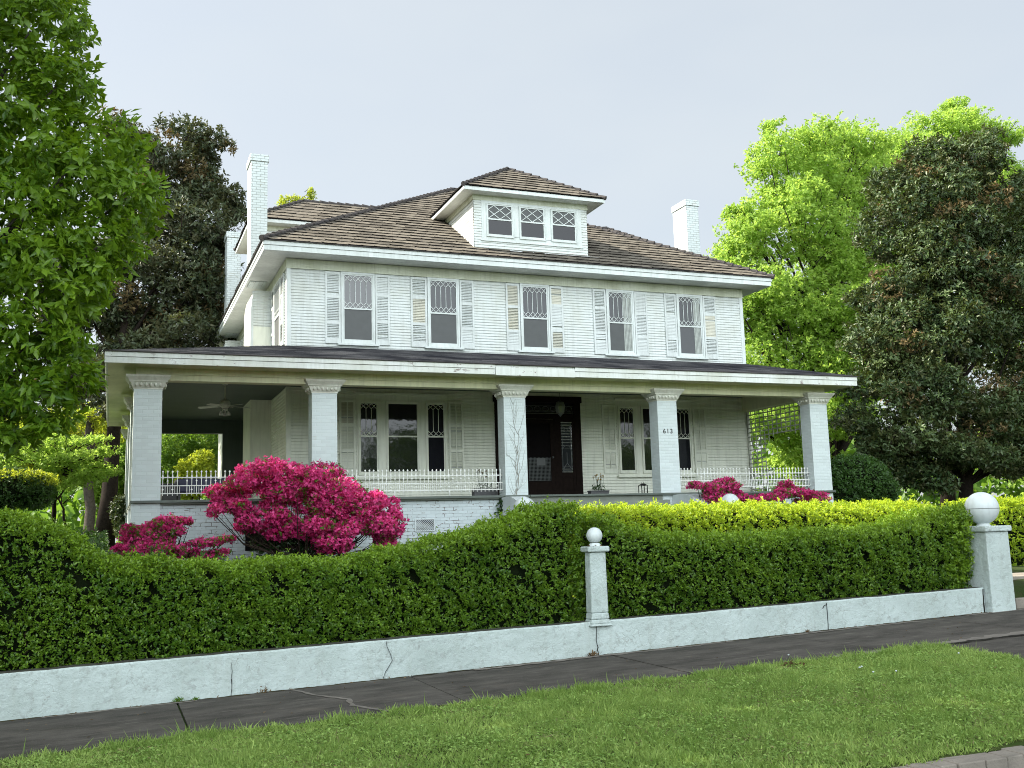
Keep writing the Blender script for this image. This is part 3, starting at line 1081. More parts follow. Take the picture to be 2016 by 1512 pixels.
mb.build('flashing', M['flashing'], house)

# --- shingled roof planes
def shingles(mb, e0, e1, t1, t0, pitch=.145, lift=.02, m=0):
    """courses from eave e0->e1 up to top t0->t1"""
    e0, e1, t0, t1 = [np.array(p, float) for p in (e0, e1, t0, t1)]
    nn = np.cross(e1-e0, (t0+t1)/2-(e0+e1)/2)
    nn /= np.linalg.norm(nn)
    udir = nrm((e1-e0)[None])[0]
    vdir = np.cross(nn, udir)
    H = float(((t0+t1)/2-(e0+e1)/2)@vdir)
    n = max(1, int(round(H/pitch)))
    r = np.random.default_rng(int(abs(e0.sum()*100)))
    for i in range(n):
        a, b = i/n, (i+1)/n
        pa0, pa1 = e0+(t0-e0)*a, e1+(t1-e1)*a
        pb0, pb1 = e0+(t0-e0)*b, e1+(t1-e1)*b
        w_ = np.linalg.norm(pa1-pa0)
        ns = max(1, int(w_/.9))
        for k in range(ns):
            s0, s1 = k/ns, (k+1)/ns
            lf = lift*r.uniform(.75, 1.3)
            q = [pa0+(pa1-pa0)*s0+nn*lf, pa0+(pa1-pa0)*s1+nn*lf, pb0+(pb1-pb0)*s1+nn*.004, pb0+(pb1-pb0)*s0+nn*.004]
            uv = [((p-e0)@udir, i*pitch+(0.004 if j < 2 else pitch-.004)) for j, p in enumerate(q)]
            mb.face(q, m, uv)
            mb.face([pa0+(pa1-pa0)*s0, pa0+(pa1-pa0)*s1, q[1], q[0]], m, [((p-e0)@udir, i*pitch) for p in (q[0], q[1], q[1], q[0])])

def tabs(mb, e0, e1, t1, t0, pitch=.30, w=.335, lift=.032):
    """large overlapping roofing tabs with open slots, laid course by course"""
    e0, e1, t0, t1 = [np.array(p, float) for p in (e0, e1, t0, t1)]
    nn = np.cross(e1-e0, (t0+t1)/2-(e0+e1)/2)
    nn /= np.linalg.norm(nn)
    ud = nrm((e1-e0)[None])[0]
    vd = np.cross(nn, ud)
    H = float(((t0+t1)/2-(e0+e1)/2)@vd)
    L = float((e1-e0)@ud)
    a0, a1 = float((t0-e0)@ud), float((t1-e0)@ud)
    r = random.Random(int(abs(e0.sum()*100)))
    Q = lambda u, v, h: e0+ud*u+vd*v+nn*h
    mb.face([Q(0, 0, .0), Q(L, 0, .0), Q(a1, H, .0), Q(a0, H, .0)], 3)
    n = max(1, int(round(H/pitch)))
    pt = H/n
    for i in range(n):
        v0, v1 = i*pt, (i+1)*pt
        m_ = (v0+pt*.5)/H
        lo, hi = a0*m_, L+(a1-L)*m_
        u = lo-w*((i*.37) % 1.0)
        while u < hi:
            x0, x1 = max(u, lo), min(u+w, hi)
            c = r.choice([0, 0, 0, 1, 1, 2])
            h = lift*r.uniform(.75, 1.25)
            if x1-x0 > .05:
                g = min(.105, (x1-x0)*.4)
                dv = .012*r.uniform(-1, 1)
                b = x0+g*.5
                # tab with a slanted left side, and the strip over the slot
                mb.face([Q(b, v0+dv, h), Q(x1, v0+dv, h), Q(x1, v1+.02, .006), Q(x0, v1+.02, .006), Q(x0, v0+pt*.36, h*.62)], c)
                mb.face([Q(b, v0+dv, 0), Q(x1, v0+dv, 0), Q(x1, v0+dv, h), Q(b, v0+dv, h)], 3)
            u += w

def ridge(mb, a, b, w=.10, step=.26):
    a, b = np.array(a, float), np.array(b, float)
    L = np.linalg.norm(b-a)
    n = max(1, int(L/step))
    for i in range(n):
        p, q = a+(b-a)*i/n, a+(b-a)*(i+1.12)/n
        dz = np.array([0, 0, .012])
        mb.tube([p+dz*1.7, q-dz*.6], [w*.78*random.uniform(.95, 1.08), w*.62], 8)

EX0, EX1, EY0, EY1 = 3.27, 18.22, 24.68, 39.63
EZ = 8.86
APX = (10.745, 32.155, 8.86+.6*7.475)
roof_mb = MB()
tabs(roof_mb, (EX0, EY0, EZ), (EX1, EY0, EZ), APX, APX)
tabs(roof_mb, (EX0, EY1, EZ), (EX0, EY0, EZ), APX, APX)
tabs(roof_mb, (EX1, EY0, EZ), (EX1, EY1, EZ), APX, APX)
tabs(roof_mb, (EX1, EY1, EZ), (EX0, EY1, EZ), APX, APX)
RM = [M['roof'], M['roof_b'], M['roof_c'], M['roof_gap']]
roof = roof_mb.build('roof', RM, house)
mb = MB()
ridge(mb, (EX0-.02, EY0-.02, EZ+.0), APX)
ridge(mb, (EX1+.02, EY0-.02, EZ+.0), APX)
ridge(mb, (EX0, EY1, EZ), APX)
mb.build('ridge_cap', M['ridge'], roof)

def fascia_ring(mb, x0, x1, y0, y1, zb, zt, step=.55):
    """two-board fascia round an eave; lower board set back"""
    zm = zb+(zt-zb)*step
    for (lo, hi, ins) in ((zm+.004, zt, 0.0), (zb, zm-.004, .022)):
        a0, a1, b0, b1 = x0+ins, x1-ins, y0+ins, y1-ins
        mb.box(a0, a1, b0, b0+.035, lo, hi)
        mb.box(a0, a0+.035, b0+.036, b1, lo, hi)
        mb.box(a1-.035, a1, b0+.036, b1, lo, hi)
mb = MB()
fascia_ring(mb, EX0+.03, EX1-.03, EY0+.03, EY1, EZ-.245, EZ-.012)
mb.build('fascia', M['trim'], house)
mb = MB()
mb.box(EX0+.09, EX1-.09, EY0+.09, EY1-.1, EZ-.235, EZ-.20)
mb.build('soffit', M['soffit'], house)
# drip edge: dark underside of shingles
mb = MB()
mb.box(EX0-.01, EX1+.01, EY0-.01, EY0+.06, EZ-.012, EZ+.004)
mb.box(EX0-.01, EX0+.06, EY0+.06, EY1, EZ-.012, EZ+.004)
mb.box(EX1-.06, EX1+.01, EY0+.06, EY1, EZ-.012, EZ+.004)
mb.build('drip_edge', M['ridge'], roof)

# --- dormers
DZ = 10.80
def dormer(front, cu, half, dep):
    """front: frame whose out is the dormer's outward direction; cu centre along u"""
    o, u, n = front
    def Wp(a, b, z):
        return (o[0]+u[0]*a+n[0]*b, o[1]+u[1]*a+n[1]*b, z)
    root = None
    hw = half
    mb = MB(front)
    # front wall: siding above the roof line
    siding(mb, cu-hw, cu+hw, 9.20, 10.62)
    # cheeks: lap boards cut by the slope of the roof
    for s in (-1, 1):
        z = 9.24
        i = 0
        while z < 10.62:
            zt = min(z+.08, 10.62)
            b0 = -(z-9.24)/.6-.02
            b1 = -(zt-9.24)/.6-.02
            x = cu+s*hw
            q = [(x+s*.016, 0, z), (x+s*.016, b0, z), (x+s*.003, b1, zt), (x+s*.003, 0, zt)]
            if s > 0:
                q = q[::1]
            mb.face(q)
            mb.face([(x, 0, z), (x, b0, z), (x+s*.016, b0, z), (x+s*.016, 0, z)])
            z = zt
    wall = mb.build('dormer_wall', M['siding'], house)
    mb = MB(front)
    mb.box(cu-hw-.03, cu+hw+.03, -.1, .03, 10.62, DZ-.02)
    mb.box(cu-hw-.03, cu-hw+.08, -2.6, -.1, 10.62, DZ-.02)
    mb.box(cu+hw-.08, cu+hw+.03, -2.6, -.1, 10.62, DZ-.02)
    mb.build('frieze_board', M['frieze'], wall)
    # roof
    ov = .43
    e = hw+ov
    ze = 10.87
    zt = ze+.655*e
    A, B = Wp(cu-e, ov, ze), Wp(cu+e, ov, ze)
    T = Wp(cu, ov-e, zt)
    back = -(zt-9.24)/.6-.2
    Rb = Wp(cu, back, zt)
    be = -(ze-9.24)/.6
    LA, RB = Wp(cu-e, be, ze), Wp(cu+e, be, ze)
    mb = MB()
    tabs(mb, A, B, T, T)
    tabs(mb, LA, A, T, Rb)
    tabs(mb, B, RB, Rb, T)
    rf = mb.build('dormer_roof', RM, house)
    mb = MB()
    ridge(mb, A, T, .085)
    ridge(mb, B, T, .085)
    ridge(mb, T, Rb, .085)
    mb.build('ridge_cap', M['ridge'], rf)
    mb = MB(front)
    mb.box(cu-e+.03, cu+e-.03, ov-.065, ov-.03, ze-.11, ze-.012)
    mb.box(cu-e+.03, cu-e+.065, be+.1, ov-.066, ze-.11, ze-.012)
    mb.box(cu+e-.065, cu+e-.03, be+.1, ov-.066, ze-.11, ze-.012)
    mb.build('fascia', M['trim'], rf)
    mb = MB(front)
    mb.box(cu-e+.07, cu+e-.07, be+.1, ov-.07, ze-.105, ze-.075)
    mb.build('soffit', M['soffit'], rf)
    return wall

DF = ((0, 25.35, 0), (1, 0), (0, -1))
dormer(DF, 10.73, 1.71, 2)
DL = ((3.94, 0, 0), (0, -1), (-1, 0))
dormer(DL, -31.2, 1.45, 2)
DR = ((17.55, 0, 0), (0, 1), (1, 0))
dormer(DR, 31.2, 1.45, 2)
# dark patch of roof felt at the foot of the front dormer
mb = MB()
mb.face([(9.0, 25.33, 9.262), (12.47, 25.33, 9.262), (12.75, 25.22, 9.222), (9.0, 25.22, 9.205)])
mb.build('flashing', M['flashing'], house)

# --- windows
def casing(mb, u0, u1, z0, z1, w, d0, d1, sill=True):
    mb.box(u0, u0+w, d0, d1, z0, z1)
    mb.box(u1-w, u1, d0, d1, z0, z1)
    mb.box(u0+w, u1-w, d0, d1-.001, z1-w, z1)
    mb.box(u0+w, u1-w, d0, d1-.001, z0, z0+w)

def lattice_hex(mb, u0, u1, z0, z1, n, hx, w=.017, d=(.033, .046)):
    c = (u1-u0)/n
    zl, zh = z0+hx, z1-hx
    for i in range(n+1):
        x = u0+i*c
        if 0 < i < n:
            mb.bar((x, zl), (x, zh), w, d)
        for s in (-1, 1):
            if u0-1e-6 <= x+s*c <= u1+1e-6:
                mb.bar((x, zh), (x+s*c, z1), w, d)
                mb.bar((x, zl), (x+s*c, z0), w, d)

def lattice_diamond(mb, u0, u1, z0, z1, n, w=.018, d=(.033, .046)):
    """crossing diagonals, n diamonds across, one and a half high"""
    c = (u1-u0)/n
    h = (z1-z0)
    k = c/(h/1.5)
    # clip the diagonals to the pane
    for s in (-1, 1):
        for i in range(-3, n+4):
            x0 = u0+i*c if s > 0 else u1-i*c
            a, b = x0, x0+s*h*k
            za, zb = z0, z1
            pts = [(a, za), (b, zb)]
            (x_a, z_a), (x_b, z_b) = pts
            t0, t1 = 0.0, 1.0
            dx = x_b-x_a
            for lim, sg in ((u0, 1), (u1, -1)):
                # sg*(x-lim) >= 0
                f0, f1 = sg*(x_a-lim), sg*(x_b-lim)
                if f0 < 0 and f1 < 0:
                    t1 = -1
                elif f0 < 0:
                    t0 = max(t0, f0/(f0-f1))
                elif f1 < 0:
                    t1 = min(t1, f0/(f0-f1))
            if t1-t0 > .03:
                mb.bar((x_a+dx*t0, z_a+h*t0), (x_a+dx*t1, z_a+h*t1), w, d)

def sash_window(frame, u0, u1, z0, z1, zr, cols, hx, kind='up', parent=None, cas=.05, sill=(.1, .12, 0), curtain=None, off=0.0, trim='trim', name='window', plainup=False):
    """casing u0..u1, z0..z1; zr meeting rail height"""
    parent = parent or house
    o, u, n = frame
    fr = ((o[0]+n[0]*off, o[1]+n[1]*off, o[2]), u, n)
    mb = MB(fr)
    casing(mb, u0, u1, z0, z1, cas, -.02, .066)
    # sash frames
    sw = .035
    a0, a1 = u0+cas, u1-cas
    for (b0, b1, d) in ((zr-.018, z1-cas, .052), (z0+cas, zr+.022, .043)):
        mb.box(a0, a0+sw, .0, d, b0, b1)
        mb.box(a1-sw, a1, .0, d, b0, b1)
        mb.box(a0+sw, a1-sw, .0, d-.001, b1-sw, b1)
        mb.box(a0+sw, a1-sw, .0, d-.001, b0, b0+sw*(1.6 if d < .045 else 1))
    win = mb.build(name, M[trim], parent)
    g0, g1 = a0+sw, a1-sw
    up, lo = {'up': ('pane_up', 'screen'), 'upclear': ('pane_up', 'pane_up'), 'low': ('pane_low', 'pane_low'), 'dorm': ('screen', 'pane_low'), 'dark': ('pane', 'screen')}[kind]
    mb = MB(fr)
    mb.box(g0-.003, g1+.003, .0, .031, zr+.01, z1-cas-sw+.003)
    mb.build('pane', M[up], win)
    mb = MB(fr)
    mb.box(g0-.003, g1+.003, .0, .028, z0+cas+sw*1.5, zr-.01)
    mb.build('pane', M[lo], win)
    if cols:
        mb = MB(fr)
        if kind == 'dorm':
            lattice_diamond(mb, g0, g1, zr+.017, z1-cas-sw, cols)
        else:
            lattice_hex(mb, g0, g1, zr+.017, z1-cas-sw, cols, hx, .013)
        mb.build('lattice', M[trim], win)
    if curtain:
        mb = MB(fr)
        x = curtain[0]
        while x < curtain[1]:
            mb.box(x, x+.035, .0285, .0325+random.uniform(0, .001), z0+cas+sw*1.6, zr-.02)
            mb.box(x, x+.035, .0315, .0325+random.uniform(0, .001), zr+.02, z1-cas-sw)
            x += .044
        mb.build('curtain', M['curtain'], win)
    if sill:
        mb = MB(fr)
        mb.box(u0-sill[0], u1+sill[0], -.02, .11, z0-.055, z0-.004)
        if sill[2]:
            mb.box(u0-.03, u1+.03, -.02, .03, z0-.14, z0-.057)
        mb.build('sill', M[trim], win)
    return win

def shutter(frame, u0, u1, z0, z1, rails, m1='shutter', mid=False, seed=0, off=0.0):
    r = random.Random(seed)
    o, u, n = frame
    fr = ((o[0]+n[0]*off, o[1]+n[1]*off, o[2]), u, n)
    mb = MB(fr)
    st = .05
    mb.box(u0, u0+st, .018, .055, z0, z1)
    mb.box(u1-st, u1, .018, .055, z0, z1)
    lv = [z0]+rails+[z1]
    hs = [.13]+[.075]*len(rails)+[.06]
    for z, h in zip(lv, hs):
        a = z if z == z0 else (z-h if z == z1 else z-h/2)
        mb.box(u0+st, u1-st, .018, .053, a, a+h)
    if mid:
        c = (u0+u1)/2
        mb.box(c-.012, c+.012, .03, .062, z0+.13, z1-.06)
    o_ = mb.build('shutter', M[m1], house)
    mb = MB(fr)
    for i in range(len(lv)-1):
        a = lv[i]+(.13 if i == 0 else hs[i]/2)
        b = lv[i+1]-(.06 if i == len(lv)-2 else hs[i+1]/2)
        tilt = r.choice([.028, .034, .022, .010])
        bare = r.random() < .16
        z = a+.004
        while z < b-.02:
            if r.random() < .97:
                t = tilt+r.uniform(-.004, .004)
                v = [(u0+st, .046, z), (u1-st, .046, z), (u1-st, .046-t, z+.040), (u0+st, .046-t, z+.040)]
                mb.raw(v+[(p[0], p[1]-.006, p[2]) for p in v], [(0, 1, 2, 3), (7, 6, 5, 4), (0, 4, 5, 1), (2, 6, 7, 3)], 1 if bare else 0)
            z += .043
        mb.box(u0+st, u1-st, .010, .0125, a, b, 2)
    mb.build('louvers', [M[m1], M['shutter_bare'], M['curtain']], o_)
    return o_

UW = [((5.36, 6.24), (4.95, 5.345), (6.255, 6.64), 'dark', None),
      ((7.67, 8.55), (7.21, 7.65), (8.57, 8.97), 'up', None),
      ((10.32, 11.19), (9.90, 10.30), (11.21, 11.61), 'up', None),
      ((12.96, 13.84), (12.54, 12.945), (13.86, 14.27), 'up', (13.5, 13.74)),
      ((15.25, 16.13), (14.85, 15.235), (16.15, 16.59), 'upclear', (15.82, 16.03))]
for i, (w_, sl, sr, kd, cu) in enumerate(UW):
    sash_window(FRONT, w_[0], w_[1], 6.475, 8.345, 7.385, 5, .16, kd, curtain=cu)
    for j, s_ in enumerate((sl, sr)):
        shutter(FRONT, s_[0], s_[1], 6.46+random.uniform(-.01, .01), 8.33, [7.07, 7.78] if (i+j) % 2 else [7.0, 7.68], seed=i*7+j+3)
# side window round the corner, with shutters
sash_window(LEFT, -27.35, -26.3, 6.48, 8.32, 7.385, 5, .18, 'dark')
shutter(LEFT, -26.28, -25.75, 6.46, 8.32, [7.07, 7.78], seed=91)
shutter(LEFT, -27.9, -27.37, 6.46, 8.32, [7.07, 7.78], seed=92)
# dormer windows
mb = MB(DF)
casing(mb, 9.24, 12.25, 9.50, 10.625, .14, -.02, .030)
mb.box(10.17, 10.35, -.02, .029, 9.63, 10.49)
mb.box(11.13, 11.31, -.02, .029, 9.63, 10.49)
mb.box(9.20, 12.29, -.02, .05, 9.475, 9.499)
mb.build('window_surround', M['trim'], house)
for a, b in ((9.375, 10.175), (10.345, 11.135), (11.305, 12.10)):
    sash_window(DF, a, b, 9.60, 10.55, 10.10, 2, 0, 'dorm', cas=.022, sill=None)

# porch front windows: triple groups under a flat header
def triple(base, wins, sh, seed):
    mb = MB(FRONT)
    a, b = base
    mb.box(a, b, .0, .03, 4.97, 5.17)
    mb.box(a-.05, b+.05, .0, .075, 5.17, 5.215)
    mb.box(a, wins[0][0], .0, .028, 3.04, 4.97)
    for p, q in zip(wins[:-1], wins[1:]):
        mb.box(p[1], q[0], .0, .028, 3.04, 4.97)
    mb.box(wins[-1][1], b, .0, .028, 3.04, 4.97)
    mb.box(a, b, .0, .026, 3.04, 3.10)
    mb.box(a-.06, b+.06, .0, .12, 2.99, 3.038)
    mb.build('window_surround', M['porch_siding'], house)
    for i, (p, q) in enumerate(wins):
        sash_window(FRONT, p, q, 3.10, 5.0, 4.09, 0 if i == 1 else 3, .13, 'low', sill=None, cas=.035, trim='porch_siding')
    for j, (p, q) in enumerate(sh):
        shutter(FRONT, p, q, 3.10, 5.02, [3.72, 4.38], 'porch_siding', True, seed+j)
triple((5.74, 8.15), [(5.78, 6.33), (6.50, 7.40), (7.56, 8.12)], [(5.30, 5.71), (8.19, 8.60)], 50)
triple((13.14, 15.56), [(13.17, 13.72), (13.90, 14.80), (14.98, 15.53)], [(12.68, 13.10), (15.60, 16.03)], 60)

# --- entrance
mb = MB(FRONT)
mb.box(9.49, 9.68, .0, .06, 2.5, 5.05)
mb.box(11.82, 12.01, .0, .06, 2.5, 5.05)
mb.box(9.45, 12.05, .0, .08, 5.05, 5.22)
mb.box(9.68, 11.82, .0, .05, 4.60, 4.72)
mb.box(10.16, 10.30, .0, .05, 2.5, 4.60)
mb.box(11.20, 11.33, .0, .05, 2.5, 4.60)
dr = mb.build('door_surround', M['wood'], house)
mb = MB(FRONT)
mb.box(9.68, 11.82, .0, .02, 4.72, 5.05)
mb.build('transom', M['pane_low'], dr)
mb = MB(FRONT)
for i in range(9):
    c = 9.80+i*.235
    pts = [(c+.09*math.cos(t), 4.88+.07*math.sin(t)) for t in np.linspace(0, 2*math.pi, 10)]
    for a, b in zip(pts[:-1], pts[1:]):
        mb.bar(a, b, .010, (.021, .027))
    mb.bar((c-.12, 4.80), (c+.12, 4.80), .010, (.021, .028))
    mb.bar((c-.12, 4.96), (c+.12, 4.96), .010, (.021, .028))
mb.build('lead_tracery', M['lead'], dr)
for a, b in ((9.68, 10.16), (11.33, 11.82)):
    mb = MB(FRONT)
    casing(mb, a, b, 2.52, 4.60, .075, .0, .045)
    mb.box(a+.075, b-.075, .0, .043, 3.0, 3.14)
    mb.box(a+.075, b-.075, .0, .025, 2.59, 3.0)
    mb.box(a+.11, b-.11, .025, .036, 2.66, 2.94)
    sl = mb.build('sidelight', M['wood'], house)
    mb = MB(FRONT)
    mb.box(a+.075, b-.075, .0, .02, 3.14, 4.53)
    mb.build('pane', M['pane'], sl)
    mb = MB(FRONT)
    c = (a+b)/2
    for s in (-1, 1):
        mb.bar((c+s*.13, 3.18), (c+s*.13, 4.48), .010, (.021, .028))
        arc = [(c+s*(.02+.13*math.sin(t)), 3.78-.28*(1-math.cos(t))+.1) for t in np.linspace(0, 1.5, 7)]
        for p_, q_ in zip(arc[:-1], arc[1:]):
            mb.bar(p_, q_, .010, (.021, .028))
        mb.bar((c+s*.13, 3.22), (c, 3.40), .010, (.021, .028))
        mb.bar((c+s*.13, 4.44), (c, 4.25), .010, (.021, .028))
    mb.bar((c-.13, 4.46), (c+.13, 4.46), .010, (.021, .028))
    mb.bar((c-.13, 3.20), (c+.13, 3.20), .010, (.021, .028))
    mb.bar((c, 3.40), (c, 3.70), .010, (.021, .028))
    mb.build('lead_tracery', M['lead'], sl)
mb = MB(FRONT)
casing(mb, 10.31, 11.19, 2.53, 4.59, .11, .02, .06)
mb.box(10.42, 11.08, .02, .058, 2.64, 2.90)
door = mb.build('screen_door', M['wood'], house)
mb = MB(FRONT)
mb.box(10.42, 11.08, .02, .03, 2.90, 4.48)
mb.build('screen', M['wood_dark'], door)
mb = MB(FRONT)
for i in range(17):
    x = 10.44+i*.039
    mb.box(x, x+.006, .034, .040, 2.92, 3.55)
for i in range(17):
    z = 2.93+i*.037
    mb.box(10.42, 11.08, .030, .034, z, z+.006)
mb.build('door_grille', M['lead'], door)
mb = MB(FRONT)
mb.box(10.66, 10.92, .041, .044, 3.33, 3.53)
mb.build('mail_slot_plate', M['screen'], door)
mb = MB(FRONT)
mb.lathe((11.13, .075, 3.55), [(.01, -.03), (.03, -.01), (.03, .01), (.01, .03)], 10)
mb.build('handle', M['lead'], door, True)

# --- porch: floor, walls, roof, beams, ceiling
PYF = 21.92
mb = MB()
mb.box(.35, 17.7, PYF, WY+.02, ZF-.05, ZF)
mb.box(.35, WX0+.02, WY+.02, 33.2, ZF-.05, ZF)
mb.box(9.02, 12.53, PYF-.06, PYF, ZF-.045, ZF-.005)
mb.build('porch_floor', M['floor'], house)
mb = MB()
mb.box(9.02, 12.53, PYF+.02, PYF+.06, .9, ZF-.05)
mb.build('porch_riser', M['riser'], house)
mb = MB()
mb.box(.42, 8.98, 22.06, 22.34, .6, 2.33)
mb.box(12.56, 17.62, 22.06, 22.34, .6, 2.33)
mb.box(.42, .70, 22.34, 33.2, .6, 2.33)
mb.box(17.34, 17.62, 22.34, 25.4, .6, 2.33)
fw = mb.build('porch_base_wall', M['brick'], house)
mb = MB()
for a, b, c, d in ((.93, 3.97, 21.98, 22.42), (4.58, 8.46, 21.98, 22.42), (13.09, 17.11, 21.98, 22.42), (.36, .80, 22.43, 25.5), (.36, .80, 26.1, 29.2)):
    mb = MB()
    mb.box(a, b, c, d, 2.331, 2.40)
    mb.build('coping', M['riser'], house, bevel=.01)
# lattice vent in the brick
mb = MB()
mb.box(6.30, 6.73, 22.05, 22.07, 1.66, 1.92, 1)
casing(mb, 6.29, 6.74, 1.65, 1.93, .02, 22.03, 22.058)
fr_ = MB(((0, 22.06, 0), (1, 0), (0, -1)))
for i in range(-6, 16):
    for s in (-1, 1):
        a, b = 6.31+i*.045, 6.31+i*.045+s*.22
        za, zb = 1.67, 1.91
        x0, x1 = min(a, b), max(a, b)
        t0 = (max(6.31, min(6.72, a))-a)/(b-a)
        t1 = (max(6.31, min(6.72, b))-a)/(b-a)
        if t1-t0 > .05:
            fr_.bar((a+(b-a)*t0, za+(zb-za)*t0), (a+(b-a)*t1, za+(zb-za)*t1), .012, (.012, .02))
vent = mb.build('foundation_vent', [M['stone_white'], M['dark']], fw)
fr_.build('vent_lattice', M['stone_white'], vent)
mb = MB()
mb.box(2.62, 3.35, 22.045, 22.062, 1.35, 1.72)
mb.build('crawlspace_opening', M['dark'], fw)

# porch roof
RX0, RX1, RY0, RYB = -.2, 18.25, 21.4, 33.6
RZ = 5.375
RT_ = 6.36
mb = MB()
shingles(mb, (RX0, RY0, RZ), (RX1, RY0, RZ), (WX1+.02, WY, RT_-.02), (WX0, WY, RT_), lift=.014)
shingles(mb, (RX0, RYB, RZ), (RX0, RY0, RZ), (WX0, WY, RT_), (WX0, RYB-4.0, RT_), lift=.014)
shingles(mb, (RX1, RY0, RZ), (RX1, WY+.6, RZ), (WX1, WY+.6, RT_-.02), (WX1, WY, RT_-.02), lift=.014)
shingles(mb, (WX0, RYB, RZ), (RX0, RYB, RZ), (WX0, RYB-4.0, RT_), (WX0, RYB-4.0, RT_), lift=.014)
pr = mb.build('porch_roof', M['porch_roof'], house)
mb = MB()
mb.box(RX0-.012, RX1+.012, RY0-.015, RY0+.03, RZ-.012, RZ+.008)
mb.box(RX0-.012, RX0+.03, RY0+.03, RYB, RZ-.012, RZ+.008)
mb.build('drip_edge', M['ridge'], pr)
# fascia: upper and lower boards; a later patch board in the middle stands proud
mb = MB()
zb, zt = 5.14, RZ-.014
zm = zb+.125
mb.box(RX0, 8.05, RY0+.012, RY0+.05, zm+.004, zt)
mb.box(RX0, 8.05, RY0+.03, RY0+.07, zb, zm-.004)
mb.box(10.05, RX1, RY0+.012, RY0+.05, zm+.004, zt)
mb.box(10.05, RX1, RY0+.03, RY0+.07, zb-.005, zm-.004)
mb.box(8.06, 10.04, RY0+.0, RY0+.055, zb-.02, zm+.045)
mb.box(8.06, 10.04, RY0+.04, RY0+.07, zm+.045, zt)
for ins, lo, hi in ((.0, zm+.004, zt), (.02, zb, zm-.004)):
    mb.box(RX0+ins, RX0+ins+.035, RY0+.071, RYB, lo, hi)
    mb.box(RX1-ins-.035, RX1-ins, RY0+.071, WY+.6, lo, hi)
mb.build('porch_fascia', M['porch_trim'], pr)
mb = MB()
mb.box(RX0+.06, RX1-.06, RY0+.075, 22.02, zb+.012, zb+.035)
mb.box(RX0+.06, .40, 22.02, RYB-.02, zb+.012, zb+.035)
mb.box(17.66, RX1-.06, 22.02, WY+.58, zb+.012, zb+.035)
mb.build('porch_soffit', M['cream'], house)
mb = MB()
mb.box(.40, 17.66, 22.03, 22.37, 5.02, ZC+.02)
mb.box(.44, 17.62, 22.05, 22.35, 4.90, 5.018)
mb.box(.40, .74, 22.38, 33.3, 4.90, ZC+.02)
mb.box(17.32, 17.66, 22.38, 25.39, 4.90, ZC+.02)
mb.build('porch_beam', M['cream'], house)
mb = MB()
mb.box(.75, 3.98, 33.02, 33.3, 4.90, ZC+.05)
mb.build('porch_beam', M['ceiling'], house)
mb = MB()
mb.box(.70, 17.36, 22.32, WY-.0, ZC, ZC+.03)
mb.box(.70, WX0, WY, 33.1, ZC, ZC+.03)
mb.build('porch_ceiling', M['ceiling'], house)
mb = MB()
mb.box(3.2, WX0+.1, 33.0, 33.1, ZF, 4.9)
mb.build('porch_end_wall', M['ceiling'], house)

# columns with egg-and-dart capitals
def column(cx, y0, w=.55, d=.42, z0=.6):
    mb = MB()
    h = w/2
    mb.frustum((cx-h-.01, cx+h+.01, y0, y0+d), z0, (cx-h, cx+h, y0, y0+d), 4.72)
    c = mb.build('column', M['column'], house, bevel=.008)
    mb = MB()
    for a, za, b, zb in ((.012, 4.70, .016, 4.735), (.03, 4.736, .075, 4.85), (.095, 4.851, .10, 4.875), (.10, 4.876, .155, 4.945), (.155, 4.946, .165, 4.985)):
        mb.frustum((cx-h-a, cx+h+a, y0-a, y0+d+a), za, (cx-h-b, cx+h+b, y0-b, y0+d+b), zb)
    cap = mb.build('capital', M['capital'], c)
    mb = MB()
    n = 6
    for i in range(n):
        x = cx-h+.04+(w-.08)*i/(n-1)
        mb.ball((x, y0-.062, 4.79), .03, 10, sq=1.35)
    for s in (-1, 1):
        for i in range(4):
            mb.ball((cx+s*(h+.062), y0+.06+(d-.12)*i/3, 4.79), .03, 10, sq=1.35)
    mb.build('egg_moulding', M['capital'], c, True)
    return c
cols = [column(x, 22.0) for x in (.645, 4.275, 8.735, 12.81, 17.395)]
for y in (25.6, 29.3, 32.9):
    column(.645, y)
# house number on the fourth column
cu = bpy.data.curves.new('house_number', 'FONT')
cu.body = '613'
cu.size = .16
cu.offset = .002
cu.extrude = .004
cu.space_character = 1.25
cu.align_x = 'CENTER'
to = bpy.data.objects.new('tmp_text', cu)
COL.objects.link(to)
bpy.context.view_layer.update()
me = bpy.data.meshes.new_from_object(to.evaluated_get(bpy.context.evaluated_depsgraph_get()))
bpy.data.objects.remove(to)
nq = P(1315, 853, 22.0)
rotm = Matrix.Rotation(math.pi/2, 4, 'X')
o_ = off_of(cols[3])
for v_ in me.vertices:
    p_ = rotm @ v_.co
    v_.co = (p_.x+nq[0]-o_[0], p_.y+21.998-o_[1], p_.z+nq[2]-o_[2])
link_mesh('house_number', me, M['num'], cols[3])

